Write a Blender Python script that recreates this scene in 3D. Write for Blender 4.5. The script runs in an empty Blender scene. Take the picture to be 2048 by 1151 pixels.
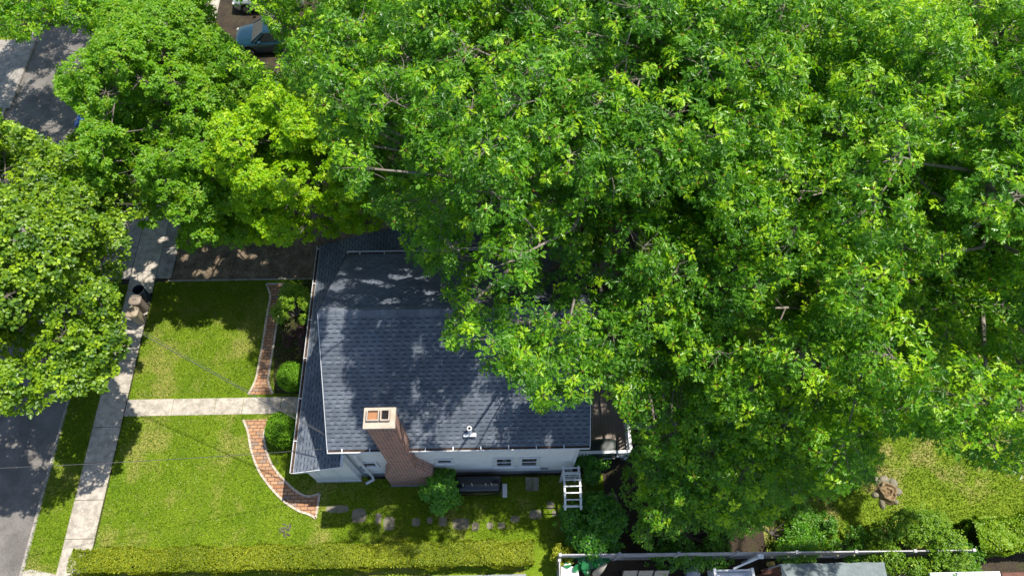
import bpy, bmesh, math, random
import numpy as np
from mathutils import Vector, Matrix
R_ = math.radians
sc = bpy.context.scene
C = sc.collection
# ------------------------------------------------------------------ camera, sky, sun, exposure
CAM_H, CAM_TILT, CAM_YAW, FPX = 30.0, R_(26.7), R_(-1.07), 1422.0
cd = bpy.data.cameras.new('camera'); cam = bpy.data.objects.new('camera', cd); C.objects.link(cam)
cam.location = (0, 0, CAM_H); cam.rotation_euler = (CAM_TILT, 0, CAM_YAW)
cd.sensor_width = 36; cd.lens = 36 * FPX / 2048; cd.clip_start = 0.5; cd.clip_end = 2000
sc.camera = cam
W = bpy.data.worlds.new('World'); sc.world = W; W.use_nodes = True
SUN = Vector((0.37, 0.185, 1.0)).normalized()
nt = W.node_tree; sky = nt.nodes.new('ShaderNodeTexSky'); sky.sky_type = 'NISHITA'; sky.sun_disc = False
sky.sun_elevation = math.asin(SUN.z); sky.sun_rotation = math.atan2(SUN.x, SUN.y)
nt.links.new(sky.outputs[0], nt.nodes['Background'].inputs[0]); nt.nodes['Background'].inputs[1].default_value = 0.13
sd = bpy.data.lights.new('sun', 'SUN'); sd.energy = 5.0; sd.angle = R_(0.55); sd.color = (1, 0.95, 0.86)
so = bpy.data.objects.new('sun', sd); C.objects.link(so); so.rotation_euler = SUN.to_track_quat('Z', 'Y').to_euler(); so.location = (10, 5, 40)
sc.view_settings.view_transform = 'Standard'; sc.view_settings.look = 'None'; sc.view_settings.gamma = 1; sc.view_settings.exposure = 0.5
sc.render.engine = 'CYCLES'
sc.cycles.max_bounces = 6; sc.cycles.diffuse_bounces = 3; sc.cycles.glossy_bounces = 2; sc.cycles.transmission_bounces = 4; sc.cycles.transparent_max_bounces = 4
rng = np.random.default_rng(7); random.seed(7)

# ------------------------------------------------------------------ survey: turn a point seen in the photo at a known height into a place on the site
_r = Vector((math.cos(CAM_YAW), math.sin(CAM_YAW), 0)); _fh = Vector((-math.sin(CAM_YAW), math.cos(CAM_YAW), 0))
_d = math.sin(CAM_TILT) * _fh + Vector((0, 0, -math.cos(CAM_TILT))); _u = math.cos(CAM_TILT) * _fh + Vector((0, 0, math.sin(CAM_TILT)))
def P(u, v, h=0.0):
    q = _d * FPX + _r * (u - 1024) - _u * (v - 575.5)
    t = (CAM_H - h) / -q.z
    return Vector((q.x * t, q.y * t, h))
def UV(pts):
    w = np.asarray(pts, float) - np.array([0, 0, CAM_H])
    D = w @ np.array(_d)
    return 1024 + FPX * (w @ np.array(_r)) / D, 575.5 - FPX * (w @ np.array(_u)) / D
def inpoly(u, v, poly):
    ins = np.zeros(len(u), bool); n = len(poly); j = n - 1
    for i in range(n):
        xi, yi = poly[i]; xj, yj = poly[j]
        c = ((yi > v) != (yj > v)) & (u < (xj - xi) * (v - yi) / ((yj - yi) or 1e-9) + xi)
        ins ^= c; j = i
    return ins

# ------------------------------------------------------------------ object helpers
def tag(o, label=None, cat=None, group=None, kind=None):
    if label: o['label'] = label
    if cat: o['category'] = cat
    if group: o['group'] = group
    if kind: o['kind'] = kind
    return o
def thing(name, loc, label, cat, group=None, rz=0):
    o = bpy.data.objects.new(name, None); C.objects.link(o); o.location = loc; o.rotation_euler = (0, 0, rz)
    o.empty_display_size = 0.3
    return tag(o, label, cat, group)
def children(o): return [c for c in bpy.data.objects if c.parent == o]
def copy_tree(o, parent=None):
    c = o.copy(); C.objects.link(c); c.parent = parent
    if parent is not None: c.matrix_parent_inverse = o.matrix_parent_inverse.copy()
    for ch in children(o): copy_tree(ch, c)
    return c
class MB:
    """collects shapes into one mesh"""
    def __init__(s): s.bm = bmesh.new(); s.mi = 0
    def _set(s, fs):
        for f in fs: f.material_index = s.mi
    def poly(s, pts):
        f = s.bm.faces.new([s.bm.verts.new(p) for p in pts]); f.material_index = s.mi; return f
    def hexa(s, b, t):
        vb = [s.bm.verts.new(p) for p in b]; vt = [s.bm.verts.new(p) for p in t]; n = len(b)
        fs = [s.bm.faces.new(vb[::-1]), s.bm.faces.new(vt)]
        for i in range(n): fs.append(s.bm.faces.new([vb[i], vb[(i + 1) % n], vt[(i + 1) % n], vt[i]]))
        s._set(fs)
    def box(s, a, b, rot=0, about=None):
        x0, y0, z0 = a; x1, y1, z1 = b
        q = [(x0, y0), (x1, y0), (x1, y1), (x0, y1)]
        if rot:
            cx, cy = about or ((x0 + x1) / 2, (y0 + y1) / 2); c, n = math.cos(rot), math.sin(rot)
            q = [(cx + (x - cx) * c - (y - cy) * n, cy + (x - cx) * n + (y - cy) * c) for x, y in q]
        s.hexa([(x, y, z0) for x, y in q], [(x, y, z1) for x, y in q])
    def prism(s, poly, z0, z1):
        s.hexa([(x, y, z0) for x, y in poly], [(x, y, z1) for x, y in poly])
    def bar(s, p, q, w, h=None, up=(0, 0, 1)):
        p = Vector(p); q = Vector(q); h = h or w; d = (q - p).normalized(); upv = Vector(up)
        if abs(d.dot(upv)) > 0.98: upv = Vector((0, 1, 0))
        sd_ = d.cross(upv).normalized() * w / 2; u2 = sd_.cross(d).normalized() * h / 2
        s.hexa([p - sd_ - u2, p + sd_ - u2, p + sd_ + u2, p - sd_ + u2][::-1], [q - sd_ - u2, q + sd_ - u2, q + sd_ + u2, q - sd_ + u2][::-1])
    def tube(s, pts, rad, seg=8, cap=True):
        pts = [Vector(p) for p in pts]; n = len(pts)
        if not hasattr(rad, '__len__'): rad = [rad] * n
        rings = []; prev = None
        for i, p in enumerate(pts):
            d = (pts[min(i + 1, n - 1)] - pts[max(i - 1, 0)]).normalized()
            a = prev if prev is not None else (Vector((1, 0, 0)) if abs(d.x) < .9 else Vector((0, 1, 0)))
            sx = (a - d * a.dot(d)).normalized(); sy = d.cross(sx); prev = sx
            rings.append([s.bm.verts.new(p + (sx * math.cos(2 * math.pi * k / seg) + sy * math.sin(2 * math.pi * k / seg)) * rad[i]) for k in range(seg)])
        fs = []
        for a, b in zip(rings, rings[1:]):
            for k in range(seg): fs.append(s.bm.faces.new([a[k], a[(k + 1) % seg], b[(k + 1) % seg], b[k]]))
        if cap: fs.append(s.bm.faces.new(rings[0][::-1])); fs.append(s.bm.faces.new(rings[-1]))
        s._set(fs); return fs
    def lathe(s, c, prof, seg=20, sx=1, sy=1, tilt=None, square=0):
        c = Vector(c); rings = []
        for r, z in prof:
            ring = []
            for k in range(seg):
                a = 2 * math.pi * k / seg; ca, sa = math.cos(a), math.sin(a)
                if square: e = 1 - square; ca = math.copysign(abs(ca) ** e, ca); sa = math.copysign(abs(sa) ** e, sa)
                p = Vector((r * ca * sx, r * sa * sy, z))
                if tilt: p = tilt @ p
                ring.append(s.bm.verts.new(c + p))
            rings.append(ring)
        fs = []
        for a, b in zip(rings, rings[1:]):
            for k in range(seg): fs.append(s.bm.faces.new([a[k], a[(k + 1) % seg], b[(k + 1) % seg], b[k]]))
        fs.append(s.bm.faces.new(rings[0][::-1])); fs.append(s.bm.faces.new(rings[-1])); s._set(fs)
    def build(s, name, mats, parent=None, smooth=False, bevel=0, uv=True, jitter=0):
        mats = mats if isinstance(mats, (list, tuple)) else [mats]
        if bevel:
            es = [e for e in s.bm.edges if len(e.link_faces) == 2 and e.calc_face_angle(0) > 0.5]
            bmesh.ops.bevel(s.bm, geom=es, offset=bevel, segments=2, affect='EDGES', profile=0.6)
        s.bm.normal_update()
        if uv:
            L = s.bm.loops.layers.uv.new('UVMap')
            for f in s.bm.faces:
                n = f.normal; ax = max(range(3), key=lambda i: abs(n[i]))
                for l in f.loops:
                    co = l.vert.co
                    if ax == 2: l[L].uv = (co.x, co.y)
                    elif ax == 1: l[L].uv = (co.x, co.z)
                    else: l[L].uv = (co.y, co.z)
        me = bpy.data.meshes.new(name); s.bm.to_mesh(me); s.bm.free()
        for m in mats: me.materials.append(m)
        if smooth: me.polygons.foreach_set('use_smooth', [True] * len(me.polygons))
        o = bpy.data.objects.new(name, me); C.objects.link(o)
        if parent is not None:
            o.parent = parent
            pw = parent_world(parent); o.matrix_parent_inverse = pw.inverted()
        return o
def parent_world(o):
    m = Matrix.LocRotScale(o.location, o.rotation_euler, o.scale)
    if o.parent is not None: m = parent_world(o.parent) @ o.matrix_parent_inverse @ m
    return m

# ------------------------------------------------------------------ materials
def new_mat(name, rough=0.8, spec=0.3, metal=0, coat=0):
    m = bpy.data.materials.new(name); m.use_nodes = True; b = m.node_tree.nodes['Principled BSDF']
    b.inputs['Roughness'].default_value = rough; b.inputs['Specular IOR Level'].default_value = spec; b.inputs['Metallic'].default_value = metal
    b.inputs['Coat Weight'].default_value = coat
    return m, m.node_tree, b
def ramp(nt_, fac, stops):
    r = nt_.nodes.new('ShaderNodeValToRGB'); e = r.color_ramp.elements
    while len(e) < len(stops): e.new(0.5)
    for i, (p, c) in enumerate(stops): e[i].position = p; e[i].color = (*c, 1)
    nt_.links.new(fac, r.inputs[0]); return r.outputs[0]
def noise(nt_, scale, detail=6, rough=0.6, vec=None, coord='Object'):
    if vec is None:
        tc = nt_.nodes.new('ShaderNodeTexCoord'); vec = tc.outputs[coord]
    n = nt_.nodes.new('ShaderNodeTexNoise'); n.inputs['Scale'].default_value = scale; n.inputs['Detail'].default_value = detail; n.inputs['Roughness'].default_value = rough
    nt_.links.new(vec, n.inputs['Vector']); return n.outputs['Fac']
def mixc(nt_, f, a, b, mode='MIX'):
    m = nt_.nodes.new('ShaderNodeMix'); m.data_type = 'RGBA'; m.blend_type = mode
    for inp, val in ((m.inputs[0], f), (m.inputs[6], a), (m.inputs[7], b)):
        if hasattr(val, 'is_output') or isinstance(val, bpy.types.NodeSocket): nt_.links.new(val, inp)
        elif isinstance(val, (int, float)): inp.default_value = val
        else: inp.default_value = (*val, 1)
    return m.outputs[2]
def bump(nt_, b, h, s=0.3, d=0.02):
    n = nt_.nodes.new('ShaderNodeBump'); n.inputs['Strength'].default_value = s; n.inputs['Distance'].default_value = d
    nt_.links.new(h, n.inputs['Height']); nt_.links.new(n.outputs[0], b.inputs['Normal'])
def mat_noise(name, stops, scale=8, rough=0.85, fine=60, fine_amt=0.35, bs=0.3, bd=0.01, spec=0.25, metal=0, coat=0):
    m, t, b = new_mat(name, rough, spec, metal, coat)
    a = noise(t, scale); f = noise(t, fine, 3)
    c = ramp(t, a, stops)
    fr = ramp(t, f, [(0.3, (1 - fine_amt,) * 3), (0.7, (1 + fine_amt * 0.6,) * 3)])
    c = mixc(t, 1.0, c, fr, 'MULTIPLY'); t.links.new(c, b.inputs['Base Color']); bump(t, b, f, bs, bd)
    return m
def mat_plain(name, col, rough=0.5, var=0.08, spec=0.4, metal=0, coat=0, scale=5, bs=0.05):
    a = tuple(x * (1 - var) for x in col); c = tuple(min(1, x * (1 + var)) for x in col)
    return mat_noise(name, [(0.35, a), (0.65, c)], scale, rough, 80, var * 0.8, bs, 0.003, spec, metal, coat)
def mat_brick(name, cols, mortar, bw, bh, ms=0.01, coord='UV', off=0.5, rough=0.85, bs=0.6):
    m, t, b = new_mat(name, rough, 0.2)
    tc = t.nodes.new('ShaderNodeTexCoord'); br = t.nodes.new('ShaderNodeTexBrick')
    br.inputs['Scale'].default_value = 1; br.inputs['Brick Width'].default_value = bw; br.inputs['Row Height'].default_value = bh
    br.inputs['Mortar Size'].default_value = ms; br.inputs['Mortar Smooth'].default_value = 0.1; br.offset = off
    br.inputs['Color1'].default_value = (0, 0, 0, 1); br.inputs['Color2'].default_value = (1, 1, 1, 1); br.inputs['Mortar'].default_value = (0, 0, 0, 1)
    t.links.new(tc.outputs[coord], br.inputs['Vector'])
    c = ramp(t, br.outputs['Color'], [(i / (len(cols) - 1), k) for i, k in enumerate(cols)])
    c = mixc(t, br.outputs['Fac'], c, mortar)
    n = noise(t, 25, 5, vec=tc.outputs[coord]); fr = ramp(t, n, [(0.3, (0.72,) * 3), (0.7, (1.15,) * 3)])
    c = mixc(t, 1.0, c, fr, 'MULTIPLY'); t.links.new(c, b.inputs['Base Color'])
    inv = t.nodes.new('ShaderNodeMath'); inv.operation = 'SUBTRACT'; inv.inputs[0].default_value = 1; t.links.new(br.outputs['Fac'], inv.inputs[1])
    bump(t, b, inv.outputs[0], bs, 0.008)
    return m
def mat_leaf(name, dark, light, trans=0.35, rough=0.35, yellow=None, spec=0.5):
    m, t, b = new_mat(name, rough, spec)
    at = t.nodes.new('ShaderNodeAttribute'); at.attribute_name = 'tint'
    st = [(0.0, dark), (0.7, light)] + ([(1.0, yellow)] if yellow else [])
    c = ramp(t, at.outputs['Fac'], st)
    t.links.new(c, b.inputs['Base Color'])
    tr = t.nodes.new('ShaderNodeBsdfTranslucent')
    c2 = mixc(t, 1.0, c, (1.5, 1.45, 0.5), 'MULTIPLY'); t.links.new(c2, tr.inputs['Color'])
    mx = t.nodes.new('ShaderNodeMixShader'); mx.inputs[0].default_value = trans
    t.links.new(b.outputs[0], mx.inputs[1]); t.links.new(tr.outputs[0], mx.inputs[2])
    t.links.new(mx.outputs[0], t.nodes['Material Output'].inputs['Surface'])
    return m
M = {}
M['asphalt'] = mat_noise('asphalt', [(0.3, (0.155, 0.142, 0.130)), (0.7, (0.215, 0.197, 0.18))], 0.8, 0.9, 40, 0.45, 0.5)
M['concrete'] = mat_noise('concrete', [(0.3, (0.40, 0.355, 0.295)), (0.7, (0.52, 0.465, 0.39))], 1.6, 0.9, 30, 0.3, 0.3)
M['concrete_grey'] = mat_noise('weathered_concrete', [(0.3, (0.27, 0.245, 0.215)), (0.7, (0.40, 0.365, 0.32))], 1.8, 0.9, 30, 0.3, 0.3)
M['dirt'] = mat_noise('dirt_drive', [(0.3, (0.10, 0.075, 0.052)), (0.52, (0.19, 0.145, 0.10)), (0.7, (0.3, 0.235, 0.16))], 2.2, 0.95, 24, 0.5, 0.7, 0.03)
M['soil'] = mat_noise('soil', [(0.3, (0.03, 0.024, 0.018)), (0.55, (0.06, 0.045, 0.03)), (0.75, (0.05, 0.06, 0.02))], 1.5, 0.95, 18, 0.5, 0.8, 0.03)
def mat_lawn(name, g1, g2, dry, dryamt, yel):
    m, t, b = new_mat(name, 0.95, 0.1)
    a = noise(t, 0.9, 4); c = ramp(t, a, [(0.3, g1), (0.7, g2)])
    d = noise(t, 0.55, 7, 0.65); dm = ramp(t, d, [(dryamt, (0, 0, 0)), (dryamt + 0.14, (0.8,) * 3)])
    c = mixc(t, dm, c, dry)
    f = noise(t, 14, 5, 0.75); fr = ramp(t, f, [(0.32, (0.5,) * 3), (0.5, (1, 1, 1)), (0.7, (1.5, 1.45, 1.2))])
    c = mixc(t, 1.0, c, fr, 'MULTIPLY'); t.links.new(c, b.inputs['Base Color']); bump(t, b, f, 0.8, 0.04)
    return m
M['lawn'] = mat_lawn('lawn', (0.105, 0.18, 0.010), (0.165, 0.24, 0.015), (0.29, 0.27, 0.075), 0.5, None)
M['backlawn'] = mat_lawn('worn_lawn', (0.12, 0.19, 0.015), (0.18, 0.25, 0.022), (0.32, 0.26, 0.11), 0.5, None)
M['blade'] = mat_leaf('grass_blade', (0.07, 0.16, 0.008), (0.17, 0.27, 0.012), 0.3, 0.6, (0.42, 0.38, 0.10), 0.2)
M['shingle'] = mat_noise('asphalt_shingle', [(0.3, (0.108, 0.13, 0.162)), (0.7, (0.148, 0.17, 0.205))], 1.2, 0.88, 90, 0.35, 0.5, 0.01)
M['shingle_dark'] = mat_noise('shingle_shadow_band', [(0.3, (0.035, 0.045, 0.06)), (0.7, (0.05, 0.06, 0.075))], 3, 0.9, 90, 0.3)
M['shingle_light'] = mat_noise('shingle_light_tab', [(0.3, (0.14, 0.16, 0.192)), (0.7, (0.185, 0.205, 0.24))], 3, 0.88, 90, 0.35)
M['white'] = mat_plain('white_paint', (0.72, 0.73, 0.74), 0.5)
M['vinyl'] = mat_plain('white_vinyl', (0.84, 0.83, 0.81), 0.45, 0.05)
M['foundation'] = mat_plain('grey_foundation', (0.25, 0.27, 0.3), 0.9, 0.15)
M['fence_vinyl'] = mat_plain('greyed_vinyl', (0.42, 0.41, 0.42), 0.5, 0.2)
M['glass'] = mat_plain('window_glass', (0.03, 0.035, 0.04), 0.06, 0.1, 0.6)
M['debris'] = mat_noise('gutter_debris', [(0.3, (0.03, 0.022, 0.016)), (0.6, (0.1, 0.06, 0.04))], 6, 0.95)
M['brick'] = mat_brick('chimney_brick', [(0.12, 0.03, 0.022), (0.30, 0.08, 0.045), (0.44, 0.15, 0.09), (0.2, 0.07, 0.05)], (0.55, 0.46, 0.40), 0.24, 0.095, 0.016)
M['mortar_cap'] = mat_noise('mortar_cap', [(0.3, (0.4, 0.33, 0.26)), (0.7, (0.55, 0.47, 0.38))], 4, 0.9)
M['flue'] = mat_plain('flue_tile', (0.36, 0.17, 0.08), 0.8, 0.2)
M['soot'] = mat_plain('soot', (0.012, 0.01, 0.01), 0.95)
M['paver'] = mat_brick('red_paver', [(0.36, 0.17, 0.085), (0.47, 0.27, 0.15), (0.40, 0.22, 0.12), (0.26, 0.2, 0.16)], (0.14, 0.085, 0.06), 0.3, 0.15, 0.016, 'Object')
M['border'] = mat_plain('paver_border', (0.5, 0.42, 0.33), 0.9, 0.2)
M['stone'] = mat_noise('stepping_stone', [(0.3, (0.12, 0.125, 0.075)), (0.7, (0.29, 0.25, 0.19))], 5, 0.9, 40, 0.3)
M['deck'] = mat_noise('deck_board', [(0.3, (0.22, 0.18, 0.155)), (0.7, (0.32, 0.27, 0.235))], 1.5, 0.85, 30, 0.3)
M['black'] = mat_plain('black_paint', (0.012, 0.013, 0.015), 0.22, 0.2, 0.5, coat=0.3)
M['cover'] = mat_plain('black_green_cover', (0.012, 0.022, 0.018), 0.5, 0.2, 0.5)
M['tan'] = mat_plain('tan_plastic', (0.33, 0.26, 0.18), 0.55, 0.1)
M['tan_dark'] = mat_plain('taupe_plastic', (0.24, 0.19, 0.15), 0.55, 0.1)
M['navy'] = mat_plain('dark_blue_plastic', (0.02, 0.03, 0.045), 0.5, 0.1)
M['teal'] = mat_plain('teal_car_paint', (0.006, 0.032, 0.055), 0.3, 0.05, 0.5, metal=0.0, coat=0.5)
M['silver'] = mat_plain('silver_car_paint', (0.5, 0.52, 0.54), 0.3, 0.05, 0.5, metal=0.5, coat=0.6)
M['blue'] = mat_plain('blue_car_paint', (0.03, 0.09, 0.3), 0.3, 0.05, 0.5, coat=0.6)
M['tyre'] = mat_plain('tyre_rubber', (0.015, 0.015, 0.015), 0.85)
M['rim'] = mat_plain('alloy_rim', (0.45, 0.45, 0.47), 0.35, 0.1, metal=0.8)
M['lamp'] = mat_plain('headlight', (0.6, 0.6, 0.58), 0.1)
M['chrome'] = mat_plain('metal_fitting', (0.6, 0.6, 0.6), 0.3, 0.1, metal=0.8)
M['wire'] = mat_plain('grey_cable', (0.07, 0.07, 0.075), 0.6)
M['bark'] = mat_noise('bark', [(0.3, (0.1, 0.085, 0.07)), (0.7, (0.24, 0.21, 0.18))], 6, 0.95, 30, 0.4, 0.8, 0.03)
M['bark_pale'] = mat_noise('pale_bark', [(0.3, (0.17, 0.145, 0.12)), (0.7, (0.32, 0.28, 0.24))], 6, 0.95, 30, 0.4, 0.8, 0.03)
M['wood'] = mat_noise('cut_wood', [(0.3, (0.16, 0.1, 0.05)), (0.7, (0.4, 0.3, 0.17))], 9, 0.9)
M['petiole'] = mat_plain('red_leaf_stem', (0.42, 0.17, 0.04), 0.6, 0.2)
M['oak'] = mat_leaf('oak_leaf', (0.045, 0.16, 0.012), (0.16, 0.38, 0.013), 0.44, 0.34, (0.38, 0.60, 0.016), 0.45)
M['maple'] = mat_leaf('maple_leaf', (0.085, 0.22, 0.011), (0.19, 0.41, 0.012), 0.44, 0.42, (0.25, 0.40, 0.013), 0.45)
M['maple_yellow'] = mat_leaf('yellow_maple_leaf', (0.14, 0.33, 0.006), (0.30, 0.52, 0.006), 0.43, 0.45, (0.43, 0.58, 0.007), 0.4)
M['street'] = mat_leaf('street_tree_leaf', (0.06, 0.155, 0.012), (0.205, 0.345, 0.012), 0.40, 0.4, (0.36, 0.52, 0.02), 0.5)
M['understorey'] = mat_leaf('understorey_leaf', (0.06, 0.19, 0.015), (0.16, 0.37, 0.016), 0.44, 0.38, (0.18, 0.32, 0.02), 0.5)
M['shrub'] = mat_leaf('shrub_leaf', (0.04, 0.16, 0.01), (0.10, 0.30, 0.012), 0.35, 0.35, (0.18, 0.38, 0.02), 0.5)
M['yew'] = mat_leaf('yew_leaf', (0.07, 0.19, 0.008), (0.15, 0.33, 0.01), 0.25, 0.5, (0.22, 0.40, 0.015), 0.3)
M['hedge'] = mat_leaf('hedge_leaf', (0.07, 0.13, 0.005), (0.22, 0.27, 0.006), 0.3, 0.5, (0.40, 0.42, 0.03), 0.3)
M['privet'] = mat_leaf('privet_leaf', (0.09, 0.2, 0.008), (0.19, 0.33, 0.01), 0.3, 0.45, (0.32, 0.44, 0.02), 0.4)
M['barberry'] = mat_leaf('barberry_leaf', (0.035, 0.012, 0.016), (0.08, 0.03, 0.035), 0.2, 0.5)
M['palm'] = mat_leaf('broad_leaf', (0.012, 0.12, 0.035), (0.02, 0.2, 0.06), 0.3, 0.3)
M['core'] = mat_noise('light_blocking_core', [(0.3, (0.015, 0.03, 0.006)), (0.7, (0.035, 0.055, 0.01))], 12, 1.0, 50, 0.5)  # dark green for the solid cores added inside foliage to block light
M['core_dark'] = mat_noise('light_blocking_core_dark', [(0.3, (0.012, 0.008, 0.008)), (0.7, (0.03, 0.018, 0.018))], 12, 1.0, 50, 0.5)
M['fabric'] = mat_plain('grey_tarp', (0.17, 0.205, 0.21), 0.7, 0.15)
M['beige'] = mat_plain('beige_fabric', (0.4, 0.35, 0.27), 0.8, 0.1)
M['patio'] = mat_brick('patio_paver', [(0.16, 0.15, 0.15), (0.26, 0.24, 0.23)], (0.08, 0.07, 0.07), 0.4, 0.4, 0.012, 'Object')
M['gravel'] = mat_noise('tan_gravel', [(0.3, (0.22, 0.16, 0.09)), (0.7, (0.48, 0.38, 0.24))], 12, 0.95, 40, 0.5, 0.8, 0.03)
M['flower'] = mat_plain('pale_petal', (0.45, 0.45, 0.22), 0.8, 0.1)
M['rust'] = mat_plain('rusty_brown', (0.14, 0.06, 0.04), 0.8, 0.2)

def stain(m, sc_, lo_, hi_):
    t = m.node_tree; b = t.nodes['Principled BSDF']; src = b.inputs['Base Color'].links[0].from_socket
    n = noise(t, sc_, 8, 0.7); f = ramp(t, n, [(0.42, (lo_,) * 3), (0.56, (hi_,) * 3)])
    t.links.new(mixc(t, 1.0, src, f, 'MULTIPLY'), b.inputs['Base Color'])
stain(M['concrete'], 3.3, .72, 1.04); stain(M['concrete_grey'], 3, .7, 1.05); stain(M['asphalt'], 0.9, .78, 1.06); stain(M['shingle'], 0.8, .82, 1.06); stain(M['shingle_light'], 0.8, .82, 1.06); stain(M['vinyl'], 1.3, .93, 1.0); stain(M['fence_vinyl'], 2, .75, 1.0)

# ------------------------------------------------------------------ foliage engine (numpy): many small real leaves in one mesh
def leaf_template(kind):
    """half outlines (x along leaf, y width); returns verts and two ngons folded along the midrib"""
    if kind == 'lobed':     # deeply lobed oak / silver maple leaf
        half = [(0.0, 0), (0.12, 0.10), (0.24, 0.25), (0.32, 0.09), (0.42, 0.10), (0.56, 0.38), (0.62, 0.12), (0.74, 0.11), (0.86, 0.20), (0.86, 0.07), (1.0, 0.0)]
    elif kind == 'palmate':  # maple
        half = [(0.0, 0), (0.02, 0.28), (0.22, 0.2), (0.42, 0.52), (0.55, 0.22), (0.75, 0.2), (1.0, 0.0)]
    elif kind == 'round':
        half = [(0, 0), (0.2, 0.3), (0.55, 0.4), (0.85, 0.24), (1.0, 0)]
    else:                    # narrow
        half = [(0, 0), (0.3, 0.2), (0.7, 0.17), (1.0, 0)]
    v = []; n = len(half)
    for x, y in half: v.append((x, y, 0.22 * y - 0.28 * x * x))
    for x, y in half[1:-1]: v.append((x, -y, 0.22 * y - 0.28 * x * x))
    f1 = list(range(n)); f2 = [0] + list(range(n, 2 * n - 2)) + [n - 1]; f2 = f2[::-1]
    return np.array(v), [f1[::-1], f2[::-1]]
TPL = {k: leaf_template(k) for k in ('lobed', 'palmate', 'round', 'narrow')}
def nrm(a): return a / np.maximum(np.linalg.norm(a, axis=1, keepdims=True), 1e-9)
def sph(n):
    a = rng.normal(size=(n, 3)); return nrm(a)
def leaves_mesh(name, mats, parts, parent=None):
    """parts: list of (pos, dir, normal, length, tint, kind, material index)"""
    V = []; LI = []; PS = []; PT = []; MI = []; T = []; off = 0; loff = 0
    for pos, d, nn, ln, ti, kind, mi in parts:
        if len(pos) == 0: continue
        tv, tf = TPL[kind] if isinstance(kind, str) else kind
        x = nrm(d); y = nrm(np.cross(nn, x)); z = np.cross(x, y)
        N = len(pos); k = len(tv)
        v = pos[:, None, :] + ln[:, None, None] * (tv[None, :, 0, None] * x[:, None] + tv[None, :, 1, None] * y[:, None] + tv[None, :, 2, None] * z[:, None])
        V.append(v.reshape(-1, 3)); T.append(np.repeat(ti, k))
        base = off + np.arange(N)[:, None] * k
        fl = np.concatenate(tf); idx = (base + fl[None, :]).ravel(); LI.append(idx)
        sizes = np.array([len(f) for f in tf]); tot = np.tile(sizes, N); PT.append(tot)
        st = loff + np.concatenate([[0], np.cumsum(tot)[:-1]]); PS.append(st)
        MI.append(np.full(len(tot), mi)); off += N * k; loff += len(idx)
    V = np.concatenate(V); LI = np.concatenate(LI); PS = np.concatenate(PS); PT = np.concatenate(PT); MI = np.concatenate(MI); T = np.concatenate(T)
    me = bpy.data.meshes.new(name)
    me.vertices.add(len(V)); me.vertices.foreach_set('co', V.astype(np.float32).ravel())
    me.loops.add(len(LI)); me.loops.foreach_set('vertex_index', LI.astype(np.int32))
    me.polygons.add(len(PS)); me.polygons.foreach_set('loop_start', PS.astype(np.int32)); me.polygons.foreach_set('loop_total', PT.astype(np.int32))
    me.polygons.foreach_set('material_index', MI.astype(np.int32))
    for m in mats: me.materials.append(m)
    at = me.attributes.new('tint', 'FLOAT', 'POINT'); at.data.foreach_set('value', T.astype(np.float32))
    me.update(calc_edges=True)
    o = bpy.data.objects.new(name, me); C.objects.link(o)
    if parent is not None: o.parent = parent; o.matrix_parent_inverse = parent_world(parent).inverted()
    return o
STEM = (np.array([(0, 0.05, 0), (0, -0.05, 0), (1, 0, 0)]), [[0, 1, 2]])
def tuft_parts(c, ax, tint, n, L, kind, stems=True, droop=0.25, spread=1.0):
    """star shaped tufts: n leaves radiating from each centre around the axis"""
    N = len(c); ax = nrm(ax)
    h = np.where(np.abs(ax[:, 2:3]) < 0.9, np.array([[0, 0, 1.0]]), np.array([[1.0, 0, 0]]))
    e1 = nrm(np.cross(ax, h)); e2 = np.cross(ax, e1)
    ph = (np.arange(n)[None] * 2.399 + rng.uniform(0, 6.28, (N, 1)) + rng.uniform(-.35, .35, (N, n)))
    el = rng.uniform(-0.25, 0.75, (N, n))
    rad = np.cos(ph)[..., None] * e1[:, None] + np.sin(ph)[..., None] * e2[:, None]
    d = rad * np.cos(el)[..., None] + ax[:, None] * np.sin(el)[..., None]
    d[..., 2] -= droop
    nn = ax[:, None] * np.cos(el)[..., None] - rad * np.sin(el)[..., None] + rng.normal(0, 0.28, (N, n, 3))
    ln = L * rng.uniform(0.6, 1.15, (N, n)); pet = L * rng.uniform(0.1, 0.5, (N, n))
    dn = d / np.linalg.norm(d, axis=2, keepdims=True)
    pos = c[:, None] + dn * pet[..., None] - ax[:, None] * rng.uniform(0, 0.9, (N, n, 1)) * L
    ti = np.clip(tint[:, None] + rng.normal(0, 0.1, (N, n)), 0, 1)
    out = [(pos.reshape(-1, 3), dn.reshape(-1, 3), nn.reshape(-1, 3), ln.ravel(), ti.ravel(), kind, 0)]
    if stems:
        m = min(n, 4); sp = np.repeat(c, m, 0) + np.repeat(ax, m, 0) * L * 0.05
        out.append((sp, dn[:, :m].reshape(-1, 3) + np.repeat(ax, m, 0) * 0.25, nn[:, :m].reshape(-1, 3), np.full(N * m, L * 0.36), np.zeros(N * m), STEM, 1))
    return out
def blob_tufts(blobs, dens, squash=0.7, low=-0.35, shell=(0.55, 1.05)):
    cs, axs, hs = [], [], []; global BLOB_ID; ids = []
    for bi, (x, y, z, r) in enumerate(blobs):
        n = max(3, int(dens * r * r * 8)); d = sph(n * 2); d = d[d[:, 2] > low][:n]
        rr = r * rng.uniform(*shell, (len(d), 1)) ** 0.6
        p = np.array([[x, y, z]]) + d * rr * np.array([[1, 1, squash]])
        cs.append(p); axs.append(d * 0.55 + np.array([[0, 0, 0.75]]) + rng.normal(0, 0.25, d.shape)); hs.append((p[:, 2] - z) / r); ids.append(np.full(len(p), bi))
    BLOB_ID = np.concatenate(ids)
    return np.concatenate(cs), np.concatenate(axs), np.concatenate(hs)
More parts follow.
